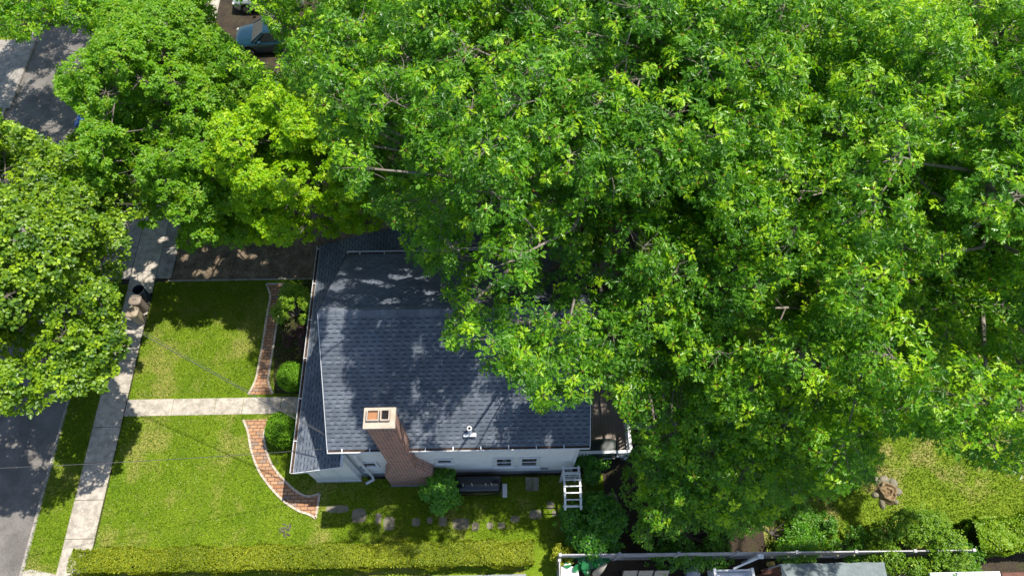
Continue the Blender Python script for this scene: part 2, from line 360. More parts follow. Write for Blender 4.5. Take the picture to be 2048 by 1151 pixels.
def dome_blobs(c, R, H, n, br, inner=0.0, lo=-0.15, seed=1, lump=0.12, sp=0.42):
    """blob centres spread over a lumpy dome: c = centre, R horizontal radius, H dome height"""
    r = np.random.default_rng(seed); pts = []
    ph = r.uniform(0, 6.28, 4); out = []
    k = 0
    while len(out) < n and k < n * 60:
        k += 1
        d = r.normal(size=3); d /= np.linalg.norm(d)
        if d[2] < lo: continue
        a = math.atan2(d[1], d[0]); lum = 1 + lump * (math.sin(2 * a + ph[0]) + math.sin(3 * a + ph[1]) * .7 + math.sin(5 * a + ph[2]) * .5)
        f = r.uniform(0.86, 1.06) * lum if r.uniform() > inner else r.uniform(0.25, 0.8)
        b = br * r.uniform(0.7, 1.25)
        p = np.array([c[0] + d[0] * R * f, c[1] + d[1] * R * f, c[2] + d[2] * H * f])
        if all(np.linalg.norm((p - q[:3])) > (b + q[3]) * sp for q in out): out.append(np.array([*p, b]))
    return out
def limbs(blobs, trunk_xy, base_r, fork_z, parent_thing, mat, twigs=None, clear=(), z0=0.0):
    tx, ty = trunk_xy; r = random.Random(int(tx * 100) + 5)
    mb = MB(); top = max(b[2] for b in blobs) - 1.5
    n = 7; pts = [Vector((tx + r.uniform(-.12, .12) * i, ty + r.uniform(-.12, .12) * i, z0 - .05 + (top - z0) * i / n)) for i in range(n + 1)]
    mb.tube(pts, [base_r * (1 - 0.86 * i / n) * (1.3 if i == 0 else 1) for i in range(n + 1)], 10)
    def along(z):
        t = max(0, min(0.999, (z - z0) / (top - z0))) * n; i = int(t); return pts[i].lerp(pts[i + 1], t - i)
    lm = MB()
    prim = []; items = [(b, tf, tf.mean(0)) for b, tf in zip(blobs, twigs) if len(tf) >= 12]
    def blocked(ps):
        u, v = UV([tuple(q) for q in ps]); return any(inpoly(u, v, p).any() for p in clear)
    for i, (b, tf, mu) in enumerate(items):
        c = Vector(mu); c.z -= .15; near = min(prim, key=lambda q: (q[1] - c).length) if prim else None
        if near is None or (near[1] - c).length > b[3] * 2.6:
            hd = math.hypot(c.x - tx, c.y - ty); z = max(fork_z, min(top * 0.95, c.z - 0.6 - hd * 0.55)); s = along(z)
            m1 = s.lerp(c, 0.35) + Vector((r.uniform(-.5, .5), r.uniform(-.5, .5), -0.04 * hd)); m2 = s.lerp(c, 0.7) + Vector((r.uniform(-.4, .4), r.uniform(-.4, .4), -0.06 * hd))
            if blocked([s.lerp(m1, .5), m1, m1.lerp(m2, .5), m2, m2.lerp(c, .5)]): continue
            r0 = 0.02 + 0.008 * (s - c).length
            lm.tube([s, m1, m2, c], [r0, r0 * .75, r0 * .5, 0.016], 6); prim.append((m2, c))
        else:
            m2 = near[0].lerp(near[1], r.uniform(.2, .9)); mm = m2.lerp(c, .5) + Vector((r.uniform(-.2, .2), r.uniform(-.2, .2), -.15))
            if blocked([mm, c]): continue
            lm.tube([m2, mm, c], [.028, .02, .012], 5)
        for k in range(11):
            e = Vector(tf[r.randrange(len(tf))]); q = m2.lerp(c, r.uniform(0.75, 1.0))
            if (e - q).length > b[3] * 1.5: continue
            mm = q.lerp(e, .5) + Vector((r.uniform(-.15, .15), r.uniform(-.15, .15), -.08))
            lm.tube([q, mm, e], [0.013, 0.009, 0.004], 4, cap=False)
    mb.build('trunk', mat, parent_thing, smooth=True); lm.build('limbs', mat, parent_thing, smooth=True)
def cull(c, *arr, clear=(), keep=None, margin=None):
    u, v = UV(c); ok = np.ones(len(c), bool)
    for p in clear: ok &= ~inpoly(u, v, p)
    if keep is not None: ok &= inpoly(u, v, keep)
    return (c[ok],) + tuple(a[ok] for a in arr)

# ------------------------------------------------------------------ THE SETTING
def sheet(name, pts, z, mat, sub=0):
    mb = MB(); mb.poly([(x, y, z) for x, y in pts]); o = mb.build(name, mat); return tag(o, kind='structure')
def slab(name, pts, z0, z1, mat, kind='structure'):
    mb = MB(); mb.prism(pts, z0, z1); return tag(mb.build(name, mat), kind=kind)
def G(u, v): p = P(u, v); return (p.x, p.y)
sheet('ground', [(-300, -300), (300, -300), (300, 400), (-300, 400)], -0.15, M['soil'])
sheet('street', [(-26.9, -120), (-19.3, -120), (-19.3, 200), (-26.9, 200)], -0.13, M['asphalt'])
# yards on both sides of the street stand a kerb's height above it
slab('yard', [(-19.15, -60), (60, -60), (60, 120), (-19.15, 120)], -0.145, 0.0, M['soil'])
slab('far_yard', [(-60, -60), (-27.05, -60), (-27.05, 120), (-60, 120)], -0.145, 0.0, M['lawn'])
kb = MB()
for k in range(-6, 34):
    y0 = k * 2.4 + 0.01
    if 15.7 < y0 < 21: continue
    kb.box((-19.3, y0, -0.14), (-19.15, y0 + 2.38, 0.006 + random.uniform(-.006, .006)))
tag(kb.build('kerb', M['concrete_grey'], bevel=0.012), kind='structure')
kb = MB()
for k in range(-6, 34): kb.box((-27.05, k * 2.4 + .01, -0.14), (-26.9, k * 2.4 + 2.39, 0.006))
tag(kb.build('far_kerb', M['concrete_grey']), kind='structure')
slab('far_apron', [(-30.5, 26.5), (-26.7, 26.5), (-26.7, 31.5), (-30.5, 31.5)], -0.1, 0.012, M['concrete_grey'])
# grass sheets
slab_pts = [(-19.15, -8), (-17.85, -8), (-17.85, 15.6), (-19.15, 15.6)]
sheet('verge_grass', slab_pts, 0.005, M['lawn'])
sheet('verge_grass_far', [(-19.15, 20.9), (-17.9, 20.9), (-17.9, 50), (-19.15, 50)], 0.005, M['lawn'])
sheet('front_lawn', [(-16.6, 1.2), (3.9, 1.2), (3.9, 6.3), (-5.9, 6.3), (-5.9, 15.72), (-16.6, 15.72)], 0.005, M['lawn'])
sheet('back_lawn', [(10.2, 2.9), (40, 2.9), (40, 16), (10.2, 16)], 0.005, M['backlawn'])
sheet('neighbour_front_lawn', [(-16.6, 20.2), (-9, 20.2), (-9, 28.4), (-16.6, 28.4)], 0.005, M['lawn'])
# sidewalk slabs with real joints
sw = MB(); y = -8.0
while y < 60:
    L = 1.52 if not (15 < y < 21) else 1.75
    z = 0.03 + random.uniform(-.004, .004)
    dx = random.uniform(-.012, .012)
    sw.box((-17.85 + dx, y, -0.1), (-16.66 + dx, y + L - 0.02, z)); y += L
tag(sw.build('sidewalk', M['concrete'], bevel=0.008), kind='structure')
ap = MB()
for (a, b, c, d) in ((-19.35, 15.9, -18.0, 17.6), (-19.35, 17.63, -18.0, 19.4), (-19.35, 19.43, -18.0, 20.8)):
    ap.prism([(a, b), (c + 0.12, b), (c + .12, d), (a, d)], -0.12, 0.02)
for (a, b, c, d) in ((-16.63, 15.9, -15.9, 17.6), (-16.63, 17.63, -15.9, 19.9)): ap.prism([(a, b), (c, b), (c, d), (a, d)], -0.1, 0.024)
tag(ap.build('driveway_apron', M['concrete_grey'], bevel=0.008), kind='structure')
slab('driveway', [(-15.85, 15.8), (-8.0, 15.85), (-5, 17.2), (4, 17.4), (4, 20), (-15.85, 20)], -0.1, 0.015, M['dirt'])
slab('neighbour_driveway', [(-19.3, 28.6), (2, 28.6), (2, 36), (-19.3, 36)], -0.1, 0.014, M['soil'])  # dark soil colour stands in for the shade lying on this driveway
slab('driveway_edge', [(-16.0, 15.72), (-8.6, 15.72), (-8.6, 15.79), (-16.0, 15.79)], -0.05, 0.045, M['concrete_grey'])
fw = MB(); xs = [-16.63, -14.6, -12.75, -11.55, -9.9, -8.0]
for a, b in zip(xs, xs[1:]): fw.box((a + .01, 9.18, -0.1), (b - .01, 9.93 + random.uniform(-.01, .01), 0.028))
fw.box((-9.89, 9.0, -.1), (-8.05, 9.178, .026))
tag(fw.build('front_walk', M['concrete'], bevel=0.008), kind='structure')
# street hook at the bottom of the verge
slab('corner_ramp', [(-19.15, 1.2), (-17.87, 1.2), (-17.87, 2.85), (-18.9, 3.05), (-19.15, 3.0)], -0.05, 0.02, M['concrete'])
def path(name, left, right, extra):
    Lp = [P(*p) for p in left]; Rp = [P(*p) for p in right]
    def res(ps, n):
        d = [0]
        for a, b in zip(ps, ps[1:]): d.append(d[-1] + (b - a).length)
        out = []
        for i in range(n):
            t = d[-1] * i / (n - 1); k = max(j for j in range(len(ps) - 1) if d[j] <= t + 1e-9)
            s = (t - d[k]) / (d[k + 1] - d[k]); p0 = ps[max(k - 1, 0)]; p3 = ps[min(k + 2, len(ps) - 1)]
            a, b = ps[k], ps[k + 1]
            out.append(0.5 * ((2 * a) + (b - p0) * s + (2 * p0 - 5 * a + 4 * b - p3) * s * s + (3 * a - p0 - 3 * b + p3) * s ** 3))
        return out
    n = 26; Lr, Rr = res(Lp, n), res(Rp, n)
    mb = MB()
    for i in range(n - 1):
        mb.poly([(*Rr[i].xy, .024), (*Lr[i].xy, .024), (*Lr[i + 1].xy, .024), (*Rr[i + 1].xy, .024)])
    tag(mb.build(name, M['paver']), kind='structure')
    bb = MB()
    def edging(ps):
        for a, b in zip(ps, ps[1:]):
            d = (b - a); s = (b - a).normalized() * .006
            bb.bar(a + s + Vector((0, 0, .015)), b - s + Vector((0, 0, .015)), 0.085, 0.09)
    edging(Lr); edging(Rr)
    if extra: edging(res([Lp[-1], Rp[-1]], 6))
    else: edging(res([Lp[0], Rp[0]], 5))
    tag(bb.build(name + '_border', M['border']), kind='structure')
path('brick_path', [(533, 568), (541, 592), (536, 622), (527, 680), (518, 730), (511, 762), (497, 789)],
     [(577, 568), (562, 608), (554, 650), (546, 700), (540, 738), (537, 762), (546, 788)], False)
path('curved_brick_path', [(487, 839), (497, 865), (503, 900), (518, 940), (540, 972), (570, 1003), (600, 1022), (617, 1027), (632, 1036)],
     [(544, 838), (531, 858), (529, 880), (540, 920), (560, 950), (588, 978), (608, 990), (622, 992), (640, 986)], True)
sheet('planting_bed', [G(560, 600), G(610, 560), (-7.9, 15.6), (-7.9, 9.98), G(548, 786), G(548, 700)], 0.009, M['soil'])
sheet('bare_ground', [(3.9, 3.1), (10.2, 3.1), (10.2, 16), (3.9, 16)], 0.006, M['soil'])
# neighbour's patio along the bottom edge
sheet('gravel_strip', [(-16, 1.0), (0.6, 1.0), (0.6, 2.38), (-16, 2.38)], 0.012, M['gravel'])
slab('patio', [(1.9, -6), (30, -6), (30, 2.12), (1.9, 2.12)], -0.05, 0.02, M['patio'])
sheet('fence_bed', [(1.9, 2.3), (30, 2.3), (30, 2.88), (1.9, 2.88)], 0.009, M['soil'])
pe = MB(); x = 1.95
while x < 16:
    w = random.uniform(.28, .42); pe.box((x, 2.13, 0.0), (x + w - .02, 2.29, 0.09 + random.uniform(-.01, .01))); x += w
tag(pe.build('patio_edging', M['stone'], bevel=0.012), kind='structure')
lw = MB(); lw.box((-16.2, 2.40, 0), (0.6, 2.5, 0.16)); tag(lw.build('hedge_kerb', M['foundation']), kind='structure')

# ------------------------------------------------------------------ THE HOUSE
EZ, RZ, EY0, EY1, RY = 5.0, 8.1, 6.3, 14.2, 10.25
X0, X1 = -6.4, 2.88
house = thing('house', (-1.8, 10, 0), 'white sided house with dark slate grey shingle roof and brick chimney', 'house')
wl = MB()
wl.box((-6.12, 6.45, 0.42), (2.56, 14.05, 4.95))
# gables
for gx in (-6.12, 2.555 - .2):
    wl.hexa([(gx, 6.45, 4.951), (gx + .2, 6.45, 4.951), (gx + .2, 14.05, 4.951), (gx, 14.05, 4.951)], [(gx, 10.2, 7.85), (gx + .2, 10.2, 7.85), (gx + .2, 10.3, 7.85), (gx, 10.3, 7.85)])
wall = wl.build('wall', M['vinyl'], house)
lap = MB(); z = 0.5
while z < 4.9:
    lap.hexa([(-6.1, 6.425, z), (2.54, 6.425, z), (2.54, 6.449, z), (-6.1, 6.449, z)], [(-6.1, 6.444, z + .17), (2.54, 6.444, z + .17), (2.54, 6.449, z + .17), (-6.1, 6.449, z + .17)]); z += .19
lap.build('siding', M['vinyl'], house)
fd = MB(); fd.box((-6.08, 6.42, -.05), (2.52, 14.0, 0.4)); fd.build('foundation', M['foundation'], house)
for xa in (2.5, -6.14): cb = MB(); cb.box((xa, 6.38, .42), (xa + .1, 6.42, 4.9)); cb.build('corner_trim', M['white'], house)

def shingle_roof(mb, o, ex, es, nrm_, W, L, course=0.158, tabw=0.17, gap=0.12, ragged=None, seed=3, clip=None):
    """stepped shingle courses on a slope: o eave corner, ex along eave, es up slope, L slope length; clip(t)->(start,end) along ex"""
    r = random.Random(seed); o = Vector(o); ex = Vector(ex).normalized(); es = Vector(es).normalized(); nn = Vector(nrm_).normalized()
    n = int(L / course)
    for i in range(n + 1):
        s0 = i * course; s1 = min(L, s0 + course)
        if s1 - s0 < .02: break
        a, b = clip(s0) if clip else (0, W)
        p = lambda x, s, h: o + ex * x + es * s + nn * h
        t = 0.013
        mb.mi = 0
        mb.hexa([p(a, s0, -.03), p(b, s0, -.03), p(b, s1, -.03), p(a, s1, -.03)], [p(a, s0, t), p(b, s0, t), p(b, s1, 0.001), p(a, s1, 0.001)])
        x = a + (0.0 if i % 2 else 0.5 * (tabw + gap)) + r.uniform(-.03, .03) + 0.02
        while x < b - .05:
            w = min(tabw * r.uniform(.75, 1.15), b - .02 - x)
            if w > .06:
                mb.mi = 2 if r.random() < .45 else 0
                if s1 - s0 > course * .9:
                    mb.hexa([p(x, s0 + .002, t - .002), p(x + w, s0 + .002, t - .002), p(x + w, s1 - .045, .004), p(x, s1 - .045, .004)],
                            [p(x, s0 + .002, t + .005), p(x + w, s0 + .002, t + .005), p(x + w, s1 - .045, .010), p(x, s1 - .045, .010)])
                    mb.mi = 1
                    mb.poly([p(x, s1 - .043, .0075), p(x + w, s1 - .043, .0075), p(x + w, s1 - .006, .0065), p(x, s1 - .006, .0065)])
            x += w + gap * r.uniform(.8, 1.2)
sl = math.hypot(RY - EY0, RZ - EZ)
rf = MB()
n1 = Vector((0, -(RZ - EZ), RY - EY0)).normalized(); n2 = Vector((0, RZ - EZ, EY1 - RY)).normalized()
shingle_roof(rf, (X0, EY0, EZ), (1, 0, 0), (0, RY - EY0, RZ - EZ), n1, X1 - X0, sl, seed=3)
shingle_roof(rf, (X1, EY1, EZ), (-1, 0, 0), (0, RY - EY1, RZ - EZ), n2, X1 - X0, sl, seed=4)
rf.mi = 2
x = X0 + .01
while x < X1 - .05:   # ridge caps
    w = min(.3, X1 - x)
    rf.hexa([(x, RY - .17, RZ - .12), (x + w - .012, RY - .17, RZ - .12), (x + w - .012, RY, RZ + .012), (x, RY, RZ + .02)], [(x, RY - .17, RZ - .10), (x + w - .012, RY - .17, RZ - .1), (x + w - .012, RY, RZ + .03), (x, RY, RZ + .038)])
    rf.hexa([(x, RY, RZ + .02), (x + w - .012, RY, RZ + .012), (x + w - .012, RY + .17, RZ - .12), (x, RY + .17, RZ - .12)], [(x, RY, RZ + .038), (x + w - .012, RY, RZ + .03), (x + w - .012, RY + .17, RZ - .1), (x, RY + .17, RZ - .1)])
    x += w
rf.mi = 3
for sy, ey in ((-1, EY0), (1, EY1)):   # deck under the shingles, rake trim
    rf.hexa([(X0 + .03, ey, EZ - .16), (X1 - .03, ey, EZ - .16), (X1 - .03, RY, RZ - .16), (X0 + .03, RY, RZ - .16)][::(-1 if sy > 0 else 1)], [(X0 + .03, ey, EZ - .045), (X1 - .03, ey, EZ - .045), (X1 - .03, RY, RZ - .045), (X0 + .03, RY, RZ - .045)][::(-1 if sy > 0 else 1)])
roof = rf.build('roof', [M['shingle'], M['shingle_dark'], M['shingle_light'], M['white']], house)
for gx in (X0 - .02, X1 + .002):
    for ey in (EY0, EY1): rk = MB(); rk.bar((gx + .008, ey, EZ - .1), (gx + .008, RY, RZ - .1), 0.018, 0.2); rk.build('rake_board', M['shingle_dark'] if ey == EY1 and gx < 0 else M['white'], house)
# porch: shed roof falling to the street side, running past the back of the house
PX0, PX1, PY0, PY1, PZ0 = -8.13, -4.4, 5.98, 15.86, 2.9; PS = 0.43
pr = MB(); npn = Vector((-PS, 0, 1)).normalized(); pl = math.hypot(PX1 - PX0, (PX1 - PX0) * PS); plh = math.hypot(-6.14 - PX0, (-6.14 - PX0) * PS)
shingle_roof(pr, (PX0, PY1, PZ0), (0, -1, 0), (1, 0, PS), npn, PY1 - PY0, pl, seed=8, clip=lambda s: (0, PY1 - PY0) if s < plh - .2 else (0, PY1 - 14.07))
pr.mi = 3
pr.hexa([(PX0 + .02, PY0 + .02, PZ0 - .14), (-6.13, PY0 + .02, PZ0 - .14 + (-6.13 - PX0) * PS), (-6.13, PY1 - .02, PZ0 - .14 + (-6.13 - PX0) * PS), (PX0 + .02, PY1 - .02, PZ0 - .14)],
        [(PX0 + .02, PY0 + .02, PZ0 - .045), (-6.13, PY0 + .02, PZ0 - .045 + (-6.13 - PX0) * PS), (-6.13, PY1 - .02, PZ0 - .045 + (-6.13 - PX0) * PS), (PX0 + .02, PY1 - .02, PZ0 - .045)])
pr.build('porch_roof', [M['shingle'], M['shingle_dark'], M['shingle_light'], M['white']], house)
pb = MB()
pb.bar((PX0, PY0 - .012, PZ0 - .07), (-6.0, PY0 - .012, PZ0 - .07 + (-6.0 - PX0) * PS), 0.022, 0.16)
pb.box((PX0 - .02, PY0, PZ0 - .16), (PX0 - .002, PY1, PZ0 - .0)); pb.build('porch_fascia', M['white'], house)
pw = MB(); pw.box((-7.93, 6.22, 0.0), (-6.13, 15.5, 2.86)); pw.hexa([(-7.93, 6.225, 2.861), (-6.13, 6.225, 2.861), (-6.13, 6.4, 2.861), (-7.93, 6.4, 2.861)], [(-7.93, 6.225, 2.87), (-6.13, 6.225, 3.62), (-6.13, 6.4, 3.62), (-7.93, 6.4, 2.87)])
pw.build('porch_wall', M['vinyl'], house)
pc = MB(); pc.box((-7.6, 6.19, .9), (-7.52, 6.218, 2.5)); pc.box((-6.9, 6.19, .9), (-6.82, 6.218, 2.5)); pc.box((-7.95, 6.2, 0.0), (-6.1, 6.219, .25)); pc.build('porch_trim', M['white'], house)
# back wing behind the main roof
bw = MB(); bw.box((-6.1, 14.06, 0.02), (2.4, 15.5, 2.85)); bw.build('back_wing_wall', M['vinyl'], house)
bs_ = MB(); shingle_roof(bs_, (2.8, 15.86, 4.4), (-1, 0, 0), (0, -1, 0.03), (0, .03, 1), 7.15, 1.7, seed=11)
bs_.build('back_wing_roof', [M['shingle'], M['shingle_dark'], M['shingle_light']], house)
# gutters
def gutter(y, yd, x0, x1, z, name='gutter'):
    g = MB(); w = 0.12 * yd
    ya, yb = sorted((y, y + w))
    g.box((x0, ya, z - .13), (x1, yb, z - .115)); yo = y + w
    a, b = sorted((yo, yo - .014 * yd)); g.box((x0, a, z - .113), (x1, b, z + .0))
    g.mi = 1; a, b = sorted((y + .01 * yd, yo - .02 * yd)); g.box((x0 + .02, a, z - .112), (x1 - .02, b, z - .06))
    g.mi = 0
    a, b = sorted((yo - .02 * yd, yo + .012 * yd)); g.box((x0, a, z + .002), (x1, b, z + .014))
    for e in (x0, x1 - .012): a, b = sorted((y, yo - .016 * yd)); g.box((e, a, z - .11), (e + .012, b, z))
    gt = g.build(name, [M['white'], M['debris']], house)
    k = x0 + .5
    while k < x1:
        h = MB(); a, b = sorted((y - .03 * yd, yo - .022 * yd)); h.box((k, a, z + .0), (k + .035, b, z + .016)); h.build('gutter_hanger', M['white'], gt); k += 0.98
    return gt
gutter(EY0 - .005, -1, X0, X1, EZ + .02); gutter(EY1 + .005, 1, X0 + .02, X1, EZ + .02)
pg = MB(); pg.box((PX0 - .15, PY0, PZ0 - .12), (PX0 - .022, PY1, PZ0 - .105)); pg.box((PX0 - .15, PY0, PZ0 - .104), (PX0 - .135, PY1, PZ0 + .01)); pg.mi = 1; pg.box((PX0 - .133, PY0 + .02, PZ0 - .103), (PX0 - .024, PY1 - .02, PZ0 - .07))
pgo = pg.build('porch_gutter', [M['white'], M['debris']], house)
y = PY0 + 1.2
while y < PY1: h = MB(); h.box((PX0 - .133, y, PZ0 + .0), (PX0 - .01, y + .03, PZ0 + .014)); h.build('gutter_hanger', M['white'], pgo); y += 1.7
bgt = MB(); bgt.box((-4.4, 15.87, 4.28), (2.8, 15.97, 4.4)); bgt.build('back_gutter', M['white'], house)
# downspout from eave to wall to ground
ds = MB()
a = P(700, 905, 4.86); b_ = Vector((-5.62, 6.33, 3.3)); c_ = Vector((-5.62, 6.33, .45)); d_ = P(733, 966, 0.12)
ds.tube([a, a + Vector((0, 0, -.15)), Vector((a.x + .15, 6.33, 4.3)), Vector((-5.66, 6.33, 3.9)), c_ + Vector((0, 0, .1)), Vector((-5.58, 6.22, .3)), d_], .06, 6)
ds.build('downspout', M['white'], house)
# electric service: meter and conduit on the side wall
em = MB(); em.box((-5.86, 6.3, 1.5), (-5.66 - .02, 6.42, 1.85)); em.lathe((-5.77, 6.36, 1.65), [(.08, -.05), (.08, .05)], 12); em.build('electric_meter', M['foundation'], house)
cdm = MB(); cdm.tube([(-5.95, 6.36, .3), (-5.95, 6.36, 4.2), (-5.95, 6.25, 4.45)], .03, 6); cdm.build('conduit', M['foundation'], house)
# gable screen vents on the porch end wall
for gx in (-5.9,):
    pass
def window(x0, x1, z0, z1, sash=2, y=6.42):
    fr = MB(); t = .09
    fr.box((x0 - t, y - .045, z0 - t), (x1 + t, y - .004, z0)); fr.box((x0 - t, y - .045, z1), (x1 + t, y - .004, z1 + t))
    fr.box((x0 - t, y - .043, z0 + .001), (x0, y - .004, z1 - .001)); fr.box((x1, y - .043, z0 + .001), (x1 + t, y - .004, z1 - .001))
    fr.box((x0 - t - .04, y - .08, z0 - t - .035), (x1 + t + .04, y - .002, z0 - t - .002))
    w = fr.build('window', M['white'], house)
    g = MB(); g.box((x0 + .001, y - .014, z0 + .001), (x1 - .001, y - .006, z1 - .001)); g.build('pane', M['glass'], w)
    if sash > 1:
        s = MB(); m = (z0 + z1) / 2; s.box((x0 + .002, y - .034, m - .03), (x1 - .002, y - .016, m + .03)); s.box((x0 + .002, y - .03, z0 + .002), (x0 + .04, y - .016, z1 - .002)); s.box((x1 - .04, y - .03, z0 + .002), (x1 - .002, y - .016, z1 - .002)); s.build('sash', M['white'], w)
wz = lambda v: CAM_H - 6.42 / math.tan(CAM_TILT - math.atan((v - 575.5) / FPX))
wx = lambda u, v: P(u, v, max(0, CAM_H - 6.42 / math.tan(CAM_TILT - math.atan((v - 575.5) / FPX)))).x
window(wx(992, 922), wx(1024, 922), 1.5, 2.75); window(wx(1042, 922), wx(1075, 922), 1.5, 2.75)
window(wx(876, 918), wx(902, 918), 2.25, 2.75, 1); window(wx(727, 921), wx(751, 921), 1.95, 2.5, 1)
vb = MB(); vb.box((wx(1081, 938), 6.40, .75), (wx(1096, 938), 6.418, 1.0)); vb.build('wall_vent', M['foundation'], house)
# plumbing vent on the roof
vp = P(940, 868, 5.35); vn = MB(); vn.box((vp.x - .22, vp.y - .09, 5.36), (vp.x + .22, vp.y + .03, 5.39)); vn.tube([(vp.x, vp.y + .1, 5.36), (vp.x, vp.y + .1, 5.78)], .085, 14)
vn.mi = 1; vn.lathe((vp.x, vp.y + .1, 5.781), [(.05, 0), (.05, .01)], 12); vn.build('vent_pipe', [M['white'], M['soot']], roof)
# chimney
ch = MB()
cx = -3.95
def rect(x0, x1, y0, y1, z): return [(x0, y0, z), (x1, y0, z), (x1, y1, z), (x0, y1, z)]
ch.hexa(rect(-4.85, -3.0, 6.0, 6.46, .12), rect(-4.85, -3.0, 6.0, 6.46, 1.9))
ch.hexa(rect(-4.85, -3.0, 6.0, 6.46, 1.901), rect(-4.42, -3.5, 6.02, 6.6, 3.2))
ch.hexa(rect(-4.42, -3.5, 6.02, 6.6, 3.201), rect(-4.38, -3.52, 6.04, 6.6, 8.6))
chim = ch.build('chimney', M['brick'], house)
cc = MB(); cc.box((-4.44, 5.99, 8.601), (-3.46, 6.65, 8.72)); cc.build('chimney_crown', M['mortar_cap'], chim)
cfb = MB(); cfb.box((-4.88, 5.97, -.02), (-2.97, 6.44, .118)); cfb.build('chimney_base', M['foundation'], chim)
for fx0, fx1, ins in ((-4.33, -3.95, 'flue'), (-3.91, -3.62, 'soot')):
    f = MB(); t = .035; y0, y1 = 6.2, 6.55
    f.box((fx0, y0, 8.721), (fx1, y0 + t, 8.86)); f.box((fx0, y1 - t, 8.721), (fx1, y1, 8.86)); f.box((fx0, y0 + t + .001, 8.721), (fx0 + t, y1 - t - .001, 8.86)); f.box((fx1 - t, y0 + t + .001, 8.721), (fx1, y1 - t - .001, 8.86))
    f.mi = 1; f.box((fx0 + t + .001, y0 + t + .001, 8.722), (fx1 - t - .001, y1 - t - .001, 8.75)); f.build('flue', [M['mortar_cap'], M[ins]], chim)

# ------------------------------------------------------------------ DECK with railing, covered grill
deck = thing('deck', (4, 8, 0), 'dark brown board deck with white railings behind the house', 'deck')
db = MB(); x = 2.62
while x < 4.75: db.box((x, 6.85, .96), (x + .13, 13.5, 1.0)); x += .14
db.build('deck_boards', M['deck'], deck)
dj = MB(); dj.box((2.62, 6.85, .72), (4.75, 7.0, .955)); dj.box((4.6, 7.02, .72), (4.75, 13.4, .955))
for p in ((2.8, 6.9), (4.68, 6.9), (4.68, 10)): dj.box((p[0], p[1], 0), (p[0] + .1, p[1] + .1, .72))
dj.build('deck_frame', M['deck'], deck)
def railing(a, b, z):
    a = Vector(a); b = Vector(b); r = MB(); n = int((b - a).length / .13)
    r.bar(a + Vector((0, 0, z + .95)), b + Vector((0, 0, z + .95)), .11, .05); ro = r.build('top_rail', M['white'], deck)
    r = MB(); r.bar(a + Vector((0, 0, z + .12)), b + Vector((0, 0, z + .12)), .05, .05); r.build('bottom_rail', M['white'], deck)
    for i in range(n + 1):
        p = a.lerp(b, i / n); k = MB(); w = .055 if 0 < i < n else .11; k.box((p.x - w / 2, p.y - w / 2, z + .146 if 0 < i < n else z - .2), (p.x + w / 2, p.y + w / 2, z + (.924 if 0 < i < n else 1.04)))
        k.build('baluster' if 0 < i < n else 'rail_post', M['white'], ro)
railing((2.75, 6.78, 0), (4.75, 6.78, 0), 1.0); railing((4.84, 6.9, 0), (4.84, 8.05, 0), 1.0)
railing((5.0, 8.1, 0), (6.9, 8.1, 0), .35)
gc = P(1208, 888, 1.9)
grill = thing('covered_grill', (gc.x, gc.y - .15, 1.0), 'dark green black covered grill on the deck beside the roof corner', 'grill')
g = MB(); g.lathe((gc.x, gc.y - .1, 1.005), [(.55, 0), (.57, .5), (.56, .85), (.5, .93), (.3, .96)], 24, 1, .62, square=.45); g.build('cover', M['cover'], grill, smooth=True)
g = MB(); g.tube([(gc.x - .45, gc.y - .47, 1.5), (gc.x + .45, gc.y - .47, 1.5)], .02, 8); g.build('front_handle', M['chrome'], grill)

# ------------------------------------------------------------------ OIL TANK
tk = thing('oil_tank', (-1.25, 5.75, 0), 'black horizontal oil tank lying along the white house wall', 'tank')
t_ = MB(); n = 28; prof = [(-.97, .18), (-.94, .3), (-.88, .37), (-.8, .4), (.8, .4), (.88, .37), (.94, .3), (.97, .18)]
rings = []
for px, pr_ in prof:
    rings.append([t_.bm.verts.new((-1.27 + px, 5.8 + pr_ * .95 * math.cos(2 * math.pi * k / n), .68 + pr_ * 1.15 * math.sin(2 * math.pi * k / n))) for k in range(n)])
for a_, b2 in zip(rings, rings[1:]):
    for k in range(n): t_.bm.faces.new([a_[k], a_[(k + 1) % n], b2[(k + 1) % n], b2[k]])
t_.bm.faces.new(rings[0][::-1]); t_.bm.faces.new(rings[-1])
t_.build('tank_body', M['black'], tk, smooth=True)
for px in (-1.95, -.6):
    for py in (5.6, 6.0): l = MB(); l.tube([(px, py, 0), (px, py, .35)], .03, 6); l.build('leg', M['black'], tk)
for px, s in ((-1.85, 1), (-1.5, 1.3), (-.95, .9), (-.72, .9)):
    l = MB(); l.tube([(px, 5.78, 1.12), (px, 5.78, 1.12 + .12 * s), (px + .03, 5.7, 1.16 + .12 * s)], .03, 8); l.build('fitting', M['chrome'], tk)
pd = MB(); pd.box((-.28, 5.45, 0), (-.1, 6.0, .07)); tag(pd.build('concrete_slab', M['white'], bevel=.01), 'pale slab lying at the end of the black tank', 'slab')
for i, (u, lab) in enumerate(((1057, 'left one of the two upright pavers leaning on the house wall'), (1071, 'right one of the two upright pavers leaning on the house wall'))):
    p = P(u, 965, 0.2); m = MB(); s = .13
    m.hexa([(p.x - s, p.y - .28, 0), (p.x + s, p.y - .3, 0), (p.x + s, p.y - .24, 0), (p.x - s, p.y - .22, 0)], [(p.x - s, p.y + .1, .55), (p.x + s, p.y + .08, .55), (p.x + s, p.y + .14, .55), (p.x - s, p.y + .16, .55)])
    tag(m.build('paver', M['stone'], bevel=.008), lab, 'paver', 'pavers leaning on the wall')

